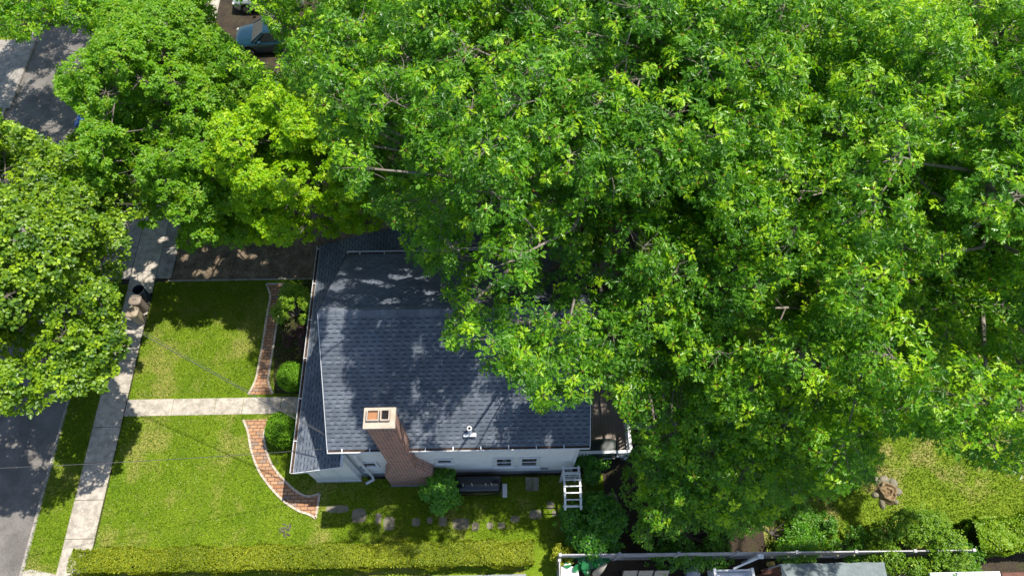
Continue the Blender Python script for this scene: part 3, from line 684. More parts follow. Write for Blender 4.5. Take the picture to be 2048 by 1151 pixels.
# ------------------------------------------------------------------ GARDEN ARBOR
ar = thing('garden_arbor', (2.4, 5.4, 0), 'white wooden garden arbor with slatted top over the stepping stones', 'arbor')
XA, XB, YA, YB = 2.12, 2.72, 4.78, 6.05
for x in (XA, XB):
    for y in (YA, YB): m = MB(); m.box((x - .04, y - .04, 0), (x + .04, y + .04, 1.95)); m.build('post', M['white'], ar)
    m = MB(); n = 8; pts = []
    for i in range(n + 1):
        t = i / n; pts.append(Vector((x, YA - .18 + (YB - YA + .36) * t, 1.97 + .22 * math.sin(math.pi * t))))
    for a_, b2 in zip(pts, pts[1:]): m.bar(a_, b2, .075, .1)
    m.build('beam', M['white'], ar)
for i in range(7):
    t = (i + .35) / 6.7; y = YA - .18 + (YB - YA + .36) * t; z = 2.05 + .22 * math.sin(math.pi * t); m = MB(); m.box((XA - .05, y - .022, z), (XB + .05, y + .022, z + .035)); m.build('slat', M['white'], ar)
for y in (YA, YB):
    for z in (.35, .7, 1.05, 1.4, 1.75): m = MB(); m.box((XA + .041, y - .02, z), (XB - .041, y + .02, z + .04)); m.build('side_rung', M['white'], ar)
    m = MB(); m.box((2.4, y - .045, .25), (2.44, y - .021, 1.85)); m.build('side_stile', M['white'], ar)

# ------------------------------------------------------------------ STEPPING STONES
st = [(675, 1017, 50, 16, 'grey stone half under the roof shade right of the curved path tip'), (718, 1030, 32, 30, 'square pale stone, first large one in the sunlit grass'), (757, 1036, 14, 22, 'narrow upright stone between two larger ones'),
      (778, 1046, 24, 30, 'tall pale stone where the grass turns to shade'), (832, 1043, 18, 18, 'small round pale stone south of the leafy shrub'), (860, 1040, 12, 14, 'tiny stone just right of the small round one'), (886, 1042, 18, 20, 'stone below the shrub in front of the chimney'),
      (922, 1047, 36, 24, 'broad sandy stone lit beside the hedge'), (951, 1052, 16, 18, 'small stone touching the broad sandy one'), (980, 1050, 14, 14, 'smallest grey stone in deep shade'), (1003, 1050, 16, 14, 'small grey stone left of the tilted pair'), (1030, 1037, 20, 14, 'oval grey stone below the two pavers'),
      (1071, 1028, 28, 20, 'wide grey stone left of the arbor'), (1101, 1010, 16, 18, 'stone under the left foot of the arbor'), (1109, 1026, 12, 12, 'little stone at the lower arbor post'), (1185, 992, 34, 22, 'large grey slab right of the arbor'), (1224, 998, 26, 26, 'round slab farthest along the path by the dark soil')]
for (u, v, w, h, lab) in st:
    c = P(u, v); W_ = w / 54 / 2; H_ = h / 54 / 2; m = MB(); k = 9; a0 = random.uniform(0, 1); e = .6
    pts = []
    for i in range(k * 2):
        a = 2 * math.pi * i / (k * 2); ca, sa = math.cos(a), math.sin(a)
        pts.append((c.x + W_ * math.copysign(abs(ca) ** e, ca) * random.uniform(.92, 1.08), c.y + H_ * math.copysign(abs(sa) ** e, sa) * random.uniform(.92, 1.08)))
    m.prism(pts, -.03, .018); tag(m.build('stepping_stone', M['stone'], bevel=.006), lab, 'stepping stone', 'stepping stones along the side yard')

# ------------------------------------------------------------------ BINS
def bin_(u, v, name, lab, body, lid, open_=False, rz=0.1, h=1.0, w=.31):
    p = P(u, v); t = thing(name, (p.x, p.y, .03), lab, 'bin', 'garbage bins on the sidewalk', rz)
    m = MB(); c = (p.x, p.y, .03)
    if open_:
        m.lathe(c, [(w * .72, 0), (w, h), (w * 1.05, h), (w * 1.05, h + .04), (w * .96, h + .04), (w * .9, h * .4), (w * .6, .1)], 24); m.build('bin_body', body, t, smooth=False)
    else:
        m.lathe(c, [(w * .7, 0), (w * .78, .05), (w * .95, h - .06), (w * .95, h)], 24, 1, .92, square=.35); m.build('bin_body', body, t, bevel=0)
        l = MB(); l.lathe((c[0], c[1], c[2] + h), [(w * 1.05, 0), (w * 1.08, .04), (w * 1.0, .09), (w * .7, .12), (w * .3, .13)], 24, 1, .92, square=.35); lo = l.build('lid', lid, t)
        k = MB(); k.tube([(c[0] - .09, c[1] - .02, c[2] + h + .12), (c[0] - .08, c[1], c[2] + h + .165), (c[0] + .08, c[1], c[2] + h + .165), (c[0] + .09, c[1] + .02, c[2] + h + .12)], .018, 6); k.build('handle', lid, lo)
    for sx in (-1, 1):
        q = MB(); q.tube([(c[0] + sx * w * .5, c[1] + w * .75, .1), (c[0] + sx * w * .65, c[1] + w * .75, .1)], .09, 12); q.build('wheel', M['tyre'], t)
bin_(296, 598, 'garbage_bin', 'dark blue lidless round bin, rearmost by the driveway apron', M['navy'], M['navy'], True, w=.25, h=.92)
bin_(290, 618, 'garbage_bin', 'taupe lidded bin standing between the open dark bin and the tan one', M['tan_dark'], M['tan_dark'], h=.9, w=.26)
bin_(285, 642, 'garbage_bin', 'light tan lidded bin casting a shadow on the sunlit sidewalk', M['tan'], M['tan'], h=.95, w=.275)

# ------------------------------------------------------------------ CARS
def car(name, nose, paint, lab, rz=0, L=4.1, Wd=1.72, H=1.48, silver=False):
    """nose at origin pointing to -x; built around the origin then moved"""
    t = thing(name, (0, 0, 0), lab, 'car')
    w = Wd / 2
    # (x, half width, z bottom, z belt)
    sec = [(0.0, .52, .42, .58), (.06, .68, .3, .68), (.25, .8, .24, .76), (.9, w, .2, .88), (1.25, w, .2, .95), (2.2, w, .2, .98), (3.3, w, .2, 1.0), (3.85, w * .95, .25, .98), (4.05, w * .86, .35, .9), (L, w * .78, .42, .72)]
    def arch(x): return max(0, max(.36 ** 2 - (x - xc) ** 2 for xc in (.78, 3.3))) ** .5
    xs = sorted(set([s[0] for s in sec] + [round(.40 + .095 * i, 3) for i in range(9)] + [round(2.92 + .095 * i, 3) for i in range(9)]))
    def itp(x, j):
        for a, b in zip(sec, sec[1:]):
            if a[0] <= x <= b[0]: f = (x - a[0]) / (b[0] - a[0]); return a[j] + (b[j] - a[j]) * f
    m = MB(); rings = []
    for x in xs:
        hw, zb, zt = itp(x, 1), itp(x, 2), itp(x, 3); zb2 = max(zb, arch(x) + .3 if arch(x) > 0 else zb)
        crown = .05
        pr_ = [(-hw * .96, zb2), (-hw, zb2 + .06), (-hw, min(zt - .12, max(zb2 + .08, .62))), (-hw * .97, zt - .05), (-hw * .86, zt), (-hw * .4, zt + crown), (0, zt + crown * 1.2)]
        pr_ = pr_ + [(-y_, z_) for y_, z_ in pr_[-2::-1]]
        rings.append([m.bm.verts.new((x, y_, z_)) for y_, z_ in pr_])
    for a, b in zip(rings, rings[1:]):
        k = len(a)
        for i in range(k): m.bm.faces.new([a[i], b[i], b[(i + 1) % k], a[(i + 1) % k]])
    m.bm.faces.new(rings[0]); m.bm.faces.new(rings[-1][::-1])
    bmesh.ops.recalc_face_normals(m.bm, faces=m.bm.faces)
    m.build('body', paint, t, smooth=True)
    # greenhouse
    lo = [(1.05, w * .84), (1.3, w * .93), (3.6, w * .9), (3.98, w * .8)]; hi = [(1.75, w * .66), (1.85, w * .72), (3.2, w * .7), (3.5, w * .64)]
    zl = .97
    g = MB(); pts = lambda q, z: [(x, -y, z) for x, y in q] + [(x, y, z) for x, y in q[::-1]]
    g.hexa(pts(lo, zl), pts(hi, H - .05)); g.build('windows', M['glass'], t)
    r = MB(); r.hexa(pts([(x + .0, y * 1.01) for x, y in hi], H - .048), pts([(1.9, w * .55), (2.0, w * .62), (3.1, w * .6), (3.3, w * .5)], H)); r.build('roof', paint, t)
    for s in (-1, 1):
        p = MB()
        for (xa, ya), (xb, yb) in zip([lo[1], (2.4, w * .93), lo[2], lo[0]], [hi[1], (2.45, w * .725), hi[2], hi[0]]): p.bar((xa, s * ya * 1.005, zl), (xb, s * yb * 1.01, H - .04), .06, .05)
        p.build('pillars', paint, t)
        hl = MB(); hl.lathe((.1, s * .62, .62), [(.02, -.07), (.13, -.04), (.13, .03), (.05, .07)], 12, .7, 1.0); hl.build('headlight', M['lamp'], t)
        mi = MB(); mi.box((1.45, s * w, .98), (1.6, s * (w + .17), 1.1)) if s > 0 else mi.box((1.45, -w - .17, .98), (1.6, -w, 1.1)); mi.build('mirror', paint, t)
        for xc in (.78, 3.3):
            ty = MB(); ya = s * (w - .2); yb = s * (w - .01)
            ty.tube([(xc, ya, .31), (xc, yb - s * .02, .31), (xc, yb, .31)], [.31, .31, .28], 24); wh = ty.build('wheel', M['tyre'], t, smooth=False)
            ri = MB(); ri.tube([(xc, yb + s * .001, .31), (xc, yb + s * .012, .31)], [.07, .06], 12)
            for k in range(6):
                an = k * math.pi / 3; ri.bar((xc + .05 * math.cos(an), yb + s * .008, .31 + .05 * math.sin(an)), (xc + .2 * math.cos(an), yb + s * .008, .31 + .2 * math.sin(an)), .05, .02, up=(0, 1, 0))
            n_ = 24
            for k in range(n_):
                a1, a2 = 2 * math.pi * k / n_, 2 * math.pi * (k + 1) / n_
                ri.bar((xc + .2 * math.cos(a1), yb + s * .008, .31 + .2 * math.sin(a1)), (xc + .2 * math.cos(a2), yb + s * .008, .31 + .2 * math.sin(a2)), .03, .02, up=(0, 1, 0))
            ri.build('rim', M['rim'], wh)
    t.location = nose; t.rotation_euler = (0, 0, rz)
    return t
car('parked_car', (-14.95, 30.75, .02), M['teal'], 'dark teal hatchback parked in the driveway under the tree gap', R_(3))
car('parked_car', (-15.6, 34.1, .02), M['silver'], 'silver car at the top edge parked beyond the teal hatchback', R_(2))
car('parked_car', (-21.3, 27.6, -.125), M['blue'], 'blue car on the street mostly hidden under the maple', R_(-90))

# ------------------------------------------------------------------ WIRES
def wire(name, a, b, sag, r, lab):
    a = Vector(a); b = Vector(b); m = MB(); n = 24
    m.tube([a.lerp(b, i / n) + Vector((0, 0, -sag * 4 * (i / n) * (1 - i / n))) for i in range(n + 1)], r, 5); return tag(m.build(name, M['wire'], smooth=True), lab, 'cable', 'overhead service cables')
hp = Vector(P(652, 869, 5.25))
wire('power_cable', P(-60, 470, 8.6), P(652, 870, 5.2), .5, .014, 'thick twisted cable slanting from the street tree to the roof corner')
wire('power_cable', P(-60, 462, 8.6), P(645, 863, 5.25), .45, .007, 'thin cable running just above the thick slanting one')
wire('power_cable', P(-60, 938, 8.4), P(646, 897, 4.9), .2, .009, 'single cable crossing the south lawn to the gutter corner')

# ------------------------------------------------------------------ NEIGHBOUR'S FENCE AND PATIO THINGS
fe = thing('vinyl_fence', (8, 3, 0), 'long white vinyl fence between the bushes and the patio', 'fence')
def fence_run(a, b, h, par, npan):
    a = Vector(a); b = Vector(b)
    for i in range(npan):
        p, q = a.lerp(b, i / npan), a.lerp(b, (i + 1) / npan); d = (q - p).normalized() * .065
        m = MB(); m.bar(p + d + Vector((0, 0, h / 2)), q - d + Vector((0, 0, h / 2)), .035, h - .1); m.bar(p + d + Vector((0, 0, h - .03)), q - d + Vector((0, 0, h - .03)), .042, .07); m.bar(p + d + Vector((0, 0, .1)), q - d + Vector((0, 0, .1)), .06, .1)
        m.build('panel', M['fence_vinyl'], par)
    for i in range(npan + 1):
        p = a.lerp(b, i / npan); m = MB(); m.box((p.x - .055, p.y - .055, 0), (p.x + .055, p.y + .055, h + .04)); m.build('post', M['fence_vinyl'], par)
fence_run((1.86, 3.0, 0), (17.3, 2.87, 0), 1.9, fe, 7)
f2 = thing('vinyl_fence', (1.86, 1, 0), 'short white fence return running off the bottom edge beside the leafy plant', 'fence')
fence_run((1.84, 2.85, 0), (1.8, .1, 0), 1.5, f2, 2)
# awning post / lantern post
lp = thing('lantern_post', (P(1514, 1112, 1.9).x, 2.75, 0), 'white capped post with slanting brace against the fence', 'post')
x = P(1514, 1112, 1.9).x
m = MB(); m.box((x - .05, 2.72, 0), (x + .05, 2.8, 2.25)); m.build('pole', M['white'], lp); m = MB(); m.box((x - .1, 2.68, 2.251), (x + .1, 2.84, 2.34)); m.build('cap', M['white'], lp)
m = MB(); m.bar((x - .05, 2.72, 2.1), (x - .75, 2.45, 1.3), .07, .07); m.build('brace', M['vinyl'], lp)
# hose
hx = P(1538, 1122, 0.6); m = MB(); pts = []
for i in range(60): a = i / 60 * math.pi * 7; rr = .15 + .006 * math.sin(i); pts.append((hx.x + rr * math.cos(a), 2.7 - i * .0025, .75 + rr * 1.1 * math.sin(a)))
pts += [(hx.x + .3, 2.5, .3), (hx.x + .7, 2.4, .05)]
m.tube(pts, .014, 6); tag(m.build('garden_hose', mat_plain('yellow_hose', (.35, .27, .08), .5), smooth=True), 'coiled yellow garden hose hanging on the fence', 'hose')
# string lights on the fence
for i, place in enumerate(('first from the left', 'second from the left', 'third from the left', 'third from the right', 'second from the right', 'last on the right')):
    a = P(1545 + i * 33, 1117, 1.6); m = MB(); m.lathe((a.x, 2.86 - .05, 1.52), [(.02, 0), (.045, .04), (.03, .09), (.012, .12)], 8); m.mi = 1
    m.tube([(a.x, 2.82, 1.635), (a.x + .22, 2.825, 1.61), (a.x + .43, 2.82, 1.635)], .008, 4)
    tag(m.build('string_light', [M['flower'], M['black']]), 'small bulb on the fence above the grey canopy, ' + place, 'string light', 'string lights on the fence')
# storage box, sling chairs, kettle, rack, planks, canopy, cushion box
bx = P(1140, 1146, .9)
t = thing('storage_box', (bx.x, bx.y, 0), 'pale storage box in the corner of the white fence', 'box')
m = MB(); m.box((bx.x - .3, bx.y - .4, 0), (bx.x + .3, bx.y + .22, .85)); m.build('box_body', M['vinyl'], t, bevel=.02)
m = MB(); m.box((bx.x - .33, bx.y - .43, .851), (bx.x + .33, bx.y + .25, .92)); m.build('lid', M['vinyl'], t, bevel=.02)
for i, (u, lab) in enumerate(((1262, 'leftmost of the three tan sling chairs on the patio'), (1293, 'middle one of the three tan sling chairs on the patio'), (1325, 'rightmost of the three tan sling chairs on the patio'))):
    p = P(u, 1141, 1.0); t = thing('sling_chair', (p.x, p.y - .4, .02), lab, 'chair', 'sling chairs on the patio'); y0 = p.y
    m = MB(); m.hexa([(p.x - .27, y0 - .18, .45), (p.x + .27, y0 - .18, .45), (p.x + .27, y0 - .16, .45), (p.x - .27, y0 - .16, .45)], [(p.x - .27, y0, 1.0), (p.x + .27, y0, 1.0), (p.x + .27, y0 + .02, 1.0), (p.x - .27, y0 + .02, 1.0)]); m.build('backrest', M['beige'], t)
    m = MB(); m.box((p.x - .27, y0 - .7, .43), (p.x + .27, y0 - .19, .455)); m.build('seat', M['beige'], t)
    for s in (-1, 1):
        m = MB(); m.tube([(p.x + s * .3, y0 + .02, 1.05), (p.x + s * .3, y0 - .2, .45), (p.x + s * .3, y0 - .72, .44), (p.x + s * .3, y0 - .74, .03)], .018, 6); m.build('frame', M['black'], t)
        m = MB(); m.tube([(p.x + s * .3, y0 - .2, .45), (p.x + s * .3, y0 + .08, .03)], .018, 6); m.build('rear_leg', M['black'], t)
p = P(1386, 1146, .85); t = thing('kettle_grill', (p.x, p.y, .02), 'round black kettle grill with grey top on the patio', 'grill')
m = MB(); m.lathe((p.x, p.y, .55), [(.1, 0), (.28, .12), (.33, .3), (.33, .34)], 24); m.build('bowl', M['black'], t, smooth=True)
m = MB(); m.lathe((p.x, p.y, .891), [(.27, 0), (.25, .04), (.12, .1), (.04, .12)], 24); m.build('lid', M['foundation'], t, smooth=True)
for k in range(3):
    a = k * 2.09; m = MB(); m.tube([(p.x + .2 * math.cos(a), p.y + .2 * math.sin(a), .7), (p.x + .3 * math.cos(a), p.y + .3 * math.sin(a), .03)], .015, 6); m.build('leg', M['black'], t)
p = P(1468, 1143, 1.0); t = thing('patio_bench', (p.x, p.y, .02), 'white slatted bench frame on the patio right of the kettle grill', 'bench')
for s in (-1, 1): m = MB(); m.box((p.x + s * .72 - .05, p.y - .5, .02), (p.x + s * .72 + .05, p.y + .14, 1.02)); m.build('side', M['white'], t)
m = MB(); m.box((p.x - .66, p.y + .04, .9), (p.x + .66, p.y + .1, .97)); m.box((p.x - .66, p.y + .04, .5), (p.x + .66, p.y + .1, .56)); m.build('back_rail', M['white'], t)
for k in range(4): m = MB(); m.box((p.x - .6 + k * .32, p.y + .05, .565), (p.x - .36 + k * .32, p.y + .09, .895)); m.build('back_slat', M['black'], t)
m = MB(); m.box((p.x - .66, p.y - .5, .42), (p.x + .66, p.y + .03, .47)); m.build('seat', M['white'], t)
p = P(1545, 1146, .8); t = thing('wood_bin', (p.x, p.y, .02), 'rusty brown planked bin left of the grey canopy', 'bin')
for k in range(4): m = MB(); m.bar((p.x - .35, p.y + .1 - k * .13, .5 + .1), (p.x + .35, p.y + .25 - k * .13, .62 + .1), .11, .04); m.build('plank', M['rust'], t)
m = MB(); m.box((p.x - .33, p.y - .4, .02), (p.x + .33, p.y + .05, .5)); m.build('bin_body', M['rust'], t)
# canopy
t = thing('patio_canopy', (10.4, 1.4, 0), 'grey fabric canopy spread over the patio by the fence', 'canopy')
a, b = P(1560, 1127, 2.0), P(1768, 1124, 2.0); ym = a.y - 1.3
m = MB(); n = 12; m2 = []
top = [Vector((a.x + (b.x - a.x) * i / n, a.y + .02 * math.sin(i * 2.1), 2.0 - .04 * math.sin(math.pi * (i % 6) / 6))) for i in range(n + 1)]
mid = [Vector((a.x + .35 + (b.x - a.x - .7) * i / n, ym, 2.55)) for i in range(n + 1)]
for i in range(n): m.poly([top[i], mid[i], mid[i + 1], top[i + 1]][::-1])
m.poly([top[0], Vector((a.x, a.y - 2.6, 2.0)), mid[0]]); m.poly([top[-1], mid[-1], Vector((b.x, a.y - 2.6, 2.0))])
m.poly([Vector((a.x, a.y - 2.6, 2.0)), Vector((b.x, a.y - 2.6, 2.0)), mid[-1], mid[0]])
o = m.build('canopy_cloth', M['fabric'], t); o.modifiers.new('thick', 'SOLIDIFY').thickness = .01
for q in (a, b, Vector((a.x, a.y - 2.6, 2)), Vector((b.x, a.y - 2.6, 2))): m = MB(); m.tube([(q.x, q.y - .03, .02), (q.x, q.y - .03, 1.97)], .03, 8); m.build('pole', M['foundation'], t)
m = MB(); m.tube([mid[6], top[6] + Vector((0, 0, .01))], .015, 6); m.build('ridge_pole', M['foundation'], t)
p = P(1800, 1143, .6); m = MB(); m.box((p.x - .33, p.y - .5, .02), (p.x + .33, p.y + .2, .6)); m.box((p.x - .29, p.y - .46, .601), (p.x + .29, p.y + .16, .68)); tag(m.build('ottoman', M['beige'], bevel=.03), 'pale square ottoman right of the grey canopy', 'ottoman')
for u0, u1, mt, lab in ((1860, 2000, 'white', 'white flat roofed shed edge at the bottom right corner'), (2003, 2048, 'rust', 'brown red roof edge in the very bottom right corner')):
    a, b = P(u0, 1144, 2.2), P(u1, 1144, 2.2); t = thing('shed', (a.x, a.y - .8, 0), lab, 'shed'); m = MB(); m.box((a.x, a.y - 1.6, 2.1), (b.x, a.y, 2.2)); m.build('roof', M[mt], t); m = MB(); m.box((a.x + .08, a.y - 1.5, .02), (b.x - .08, a.y - .1, 2.098)); m.build('wall', M['vinyl'], t)
# parasol folded
p = P(1205, 1112, 1.9); t = thing('folded_parasol', (p.x, p.y - .2, .02), 'folded beige parasol leaning beside the broad leaved plant', 'parasol')
m = MB(); m.tube([(p.x - .22, 2.35, 1.2), (p.x - .05, 2.5, 1.7), (p.x + .1, 2.62, 2.1)], [.14, .11, .03], 10); m.build('fabric', M['beige'], t, smooth=True); m = MB(); m.tube([(p.x - .35, 2.2, .02), (p.x - .23, 2.34, 1.2)], .02, 6); m.build('pole', M['white'], t)

# ------------------------------------------------------------------ STUMP in the back yard
sp = P(1772, 985); t = thing('tree_stump', (sp.x, sp.y, 0), 'weathered tree stump ringed with pale stones in the back yard', 'stump')
m = MB(); k = 20; rings = []
for r_, z_ in ((.44, 0), (.37, .12), (.32, .3), (.27, .33), (.21, .2), (.14, .26), (.09, .17), (.03, .2)):
    rings.append([m.bm.verts.new((sp.x + r_ * (1 + .13 * math.sin(a * 3) + .08 * math.sin(a * 7) + random.uniform(-.04, .04)) * math.cos(a), sp.y + 1.15 * r_ * (1 + .1 * math.sin(a * 4)) * math.sin(a), z_ + random.uniform(-.03, .03))) for a in [2 * math.pi * i / k for i in range(k)]])
for a, b in zip(rings, rings[1:]):
    for i in range(k): m.bm.faces.new([a[i], a[(i + 1) % k], b[(i + 1) % k], b[i]])
m.bm.faces.new(rings[-1]); m.build('stump_wood', M['wood'], t)
for i, a in enumerate((.1, .75, 1.5, 2.1, 3.3, 4.1, 5.4)):
    q = MB(); rr = .47 + random.uniform(-.05, .07); q.lathe((sp.x + rr * math.cos(a), sp.y + rr * 1.1 * math.sin(a), 0), [(.1, -.02), (.15, .05), (.1, .13), (.03, .15)], 8, random.uniform(.8, 1.6), random.uniform(.7, 1.5)); q.build('ring_stone', M['stone'], t)

# ------------------------------------------------------------------ SHRUBS, HEDGES
def shrub(name, c, r, h, mat, lab, cat='shrub', leaf=.07, n=700, kind='round', group=None, core=True, tmean=.5, lump=.18, tn=6, stems=False, sx=1, sy=1):
    t = thing(name, (c[0], c[1], 0), lab, cat, group)
    rg = np.random.default_rng(int(abs(c[0] * 31 + c[1] * 17)))
    nb = 14; bl = []
    for i in range(nb):
        d = rg.normal(size=3); d /= np.linalg.norm(d); d[2] = abs(d[2])
        bl.append((c[0] + d[0] * r * .72 * sx, c[1] + d[1] * r * .72 * sy, h * .38 + d[2] * h * .45, r * rg.uniform(.2, .5)))
    cs, ax, hh = blob_tufts(bl, n / (nb * 8 * (r * .42) ** 2), squash=min(1.0, h / (2 * r) + .2), low=-.6)
    ti = np.clip(tmean + rng.normal(0, .18, len(cs)) + 0.0, 0, 1)
    k = rng.integers(0, len(cs), 45); cs[k] += nrm(cs[k] - np.array([[c[0], c[1], h * .3]])) * rng.uniform(.08, .32, (45, 1)) * r; ti[k] = np.clip(ti[k] + .3, 0, 1)
    leaves_mesh('foliage', [mat, M['petiole']], tuft_parts(cs, ax, ti, tn, leaf, kind, stems=stems), t)
    s = MB()
    for b in bl[:9]: s.tube([(c[0], c[1], -.02), ((c[0] + b[0]) / 2, (c[1] + b[1]) / 2, b[2] * .5), b[:3]], [.03, .02, .008], 5)
    s.build('stems', M['bark'], t)
    return t
shrub('leafy_shrub', P(878, 985, .9)[:2], .92, 2.1, M['shrub'], 'bright green rounded shrub growing in front of the brick chimney', leaf=.085, n=1500, tmean=.6)
shrub('leafy_shrub', P(584, 612, 1)[:2], .95, 2.0, M['privet'], 'light green loose shrub between the brick path and the porch', leaf=.06, n=1900, tmean=.55, sy=1.2)
shrub('barberry_bush', P(597, 680, .6)[:2], .75, 1.1, M['barberry'], 'dark purple barberry bush beside the porch gutter', leaf=.045, n=1100)
shrub('leafy_shrub', P(1180, 925, 1)[:2], .75, 1.8, M['shrub'], 'green shrub at the house corner below the deck railing', leaf=.085, n=900, tmean=.3)
shrub('large_shrub', P(1190, 1055, 1.3)[:2], 1.25, 2.5, M['shrub'], 'large dark green shrub at the end of the hedge beside the arbor', leaf=.1, n=2200, tmean=.35)
shrub('fern_clump', P(1550, 1062, .6)[:2], 1.5, 1.5, M['shrub'], 'fresh green bushy clump behind the fence left of the sunny grass wedge', leaf=.1, n=2000, tmean=.75, kind='narrow', sx=1.3)
shrub('leafy_shrub', P(1655, 1045, .7)[:2], .45, 1.3, M['understorey'], 'small dark shrub standing in the sunny wedge of grass', leaf=.07, n=500, tmean=.2)
shrub('large_shrub', P(1835, 1095, 1.3)[:2], 1.7, 2.5, M['privet'], 'wide loose green shrub below the tree stump', leaf=.075, n=3200, tmean=.35, sx=1.25)
shrub('dark_shrub', P(1380, 1065, .8)[:2], 1.5, 1.6, M['understorey'], 'dark leafy shrub in deep shade behind the middle of the fence', leaf=.09, n=1500, tmean=.25, sx=1.3)
shrub('dark_shrub', P(1700, 1085, .6)[:2], .9, 1.0, M['understorey'], 'low dark shrub hugging the fence above the grey canopy', leaf=.06, n=700, tmean=.4)
shrub('leafy_shrub', P(1125, 1110, .9)[:2], .45, 1.5, M['hedge'], 'yellow green shoots at the fence corner where the hedge ends', leaf=.07, n=420, tmean=.7)
shrub('leafy_shrub', P(1920, 1115, 1)[:2], .9, 1.6, M['understorey'], 'green shrub growing through the right end of the fence', leaf=.07, n=900, tmean=.4)
# broad leaved plant
p = P(1165, 1120, 1.2); t = thing('broad_leaved_plant', (p.x, p.y, 0), 'potted plant with large glossy emerald leaves at the fence corner', 'plant')
c = np.array([[p.x, p.y, 1.1], [p.x + .3, p.y + .1, 1.3], [p.x - .3, p.y - .1, .95], [p.x + .6, p.y + .05, 1.0]]); leaves_mesh('foliage', [M['palm'], M['petiole']], tuft_parts(c, np.tile([[0, 0, 1.]], (4, 1)), np.full(4, .5), 9, .42, 'round', stems=False), t)
m = MB(); m.tube([(p.x, p.y, .3), (p.x, p.y, 1.1)], .03, 6); m.build('stem', M['bark'], t); m = MB(); m.lathe((p.x, p.y, .02), [(.16, 0), (.22, .35), (.24, .36)], 16); m.build('pot', M['rust'], t)
def topiary(c, r, h, lab, mat=M['yew'], wob=.07):
    t = thing('yew_topiary', (c[0], c[1], 0), lab, 'shrub', 'clipped round yews by the front door')
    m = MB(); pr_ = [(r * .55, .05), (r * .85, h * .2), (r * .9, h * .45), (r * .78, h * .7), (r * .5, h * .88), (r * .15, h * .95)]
    m.lathe((c[0], c[1], 0), pr_, 20); m.build('light_blocking_core', M['core'], t, smooth=True)  # solid dark core added under the leaves to stop light, no modelled twigs
    n = 9000; d = sph(n); d = d[d[:, 2] > -.75]; ph = np.arctan2(d[:, 1], d[:, 0])
    lay = 1 + wob * np.sin(d[:, 2] * 19 + 2.2 * np.sin(ph * 2 + c[1]) + ph) + .05 * np.sin(ph * 3 + d[:, 2] * 5)
    pos = np.stack([c[0] + d[:, 0] * r * lay, c[1] + d[:, 1] * r * lay, h * .5 + d[:, 2] * h * .5 * lay], 1) + rng.normal(0, .012, (len(d), 3))
    dr = d + rng.normal(0, .45, d.shape); ti = np.clip(.5 + rng.normal(0, .2, len(d)), 0, 1)
    leaves_mesh('foliage', [mat], [(pos, dr * .6 + np.cross(d, rng.normal(size=d.shape)) * .7, d + rng.normal(0, .5, d.shape), np.full(len(d), .07) * rng.uniform(.7, 1.3, len(d)), ti, 'narrow', 0)], t)
topiary(P(583, 752, .7)[:2], .56, 1.3, 'clipped yew north of the concrete front walk, layered outline', wob=.1)
topiary(P(566, 858, .75)[:2], .66, 1.5, 'clipped yew south of the concrete front walk, rounder and larger', wob=.06)
def hedge(name, x0, x1, y0, y1, h, mat, lab, n, leaf=.05, tmean=.55, taper=.06, wav=.05, yslope=0):
    t = thing(name, ((x0 + x1) / 2, (y0 + y1) / 2, 0), lab, 'hedge')
    L = x1 - x0; D = y1 - y0
    m = MB(); ins = .1 + wav * 1.7; m.box((x0 + ins, y0 + ins, 0), (x1 - ins, y1 - ins, h - ins)); m.build('light_blocking_core', M['core'], t)  # solid dark box added inside the hedge to block light between leaves
    areas = np.array([L * D * 1.5, L * h, L * h * .8, D * h * 1.5, D * h]); k = rng.choice(5, n, p=areas / areas.sum())
    a, b = rng.uniform(0, 1, n), rng.uniform(0, 1, n)
    xs = np.select([k == 0, k == 1, k == 2, k == 3, k == 4], [x0 + a * L, x0 + a * L, x0 + a * L, np.full(n, x0), np.full(n, x1)])
    ys = np.select([k == 0, k == 1, k == 2, k == 3, k == 4], [y0 + b * D, np.full(n, y0), np.full(n, y1), y0 + b * D, y0 + b * D])
    zs = np.select([k == 0, k > 0], [np.full(n, h), b * h])
    nn = np.select([(k == 0)[:, None], (k == 1)[:, None], (k == 2)[:, None], (k == 3)[:, None], (k == 4)[:, None]], [np.array([[0, 0, 1.]]), np.array([[0, -1., 0]]), np.array([[0, 1., 0]]), np.array([[-1., 0, 0]]), np.array([[1., 0, 0]])])
    lum = wav * (np.sin(xs * 2.3 + ys * 3) + np.sin(xs * 5.1 + 1 + zs * 4) * .6 + np.sin(ys * 9 + xs * 7.7) * .4)
    pos = np.stack([xs, ys, zs], 1) + nn * (lum[:, None] - abs(rng.normal(0, .04, n))[:, None])
    edge = np.minimum(np.minimum(ys - y0, y1 - ys), .15) / .15; pos[:, 2] -= np.where(k == 0, (1 - edge) ** 2 * .08, 0)
    dr = np.cross(nn, rng.normal(size=(n, 3))) + nn * .45; ti = np.clip(tmean + rng.normal(0, .2, n) + .12 * np.sin(xs * 1.3 + 2), 0, 1)
    leaves_mesh('foliage', [mat], [(pos, dr, nn + rng.normal(0, .45, (n, 3)), leaf * rng.uniform(.6, 1.3, n), ti, 'round', 0)], t)
hedge('clipped_hedge', -16.75, .9, 2.78, 3.62, 1.2, M['hedge'], 'long clipped yellow green hedge along the bottom of the front lawn', 80000, wav=.075)
hedge('privet_hedge', 17.9, 22, 2.9, 4.1, 1.5, M['privet'], 'bright clipped hedge in the bottom right corner of the back yard', 42000, .08, wav=.09)

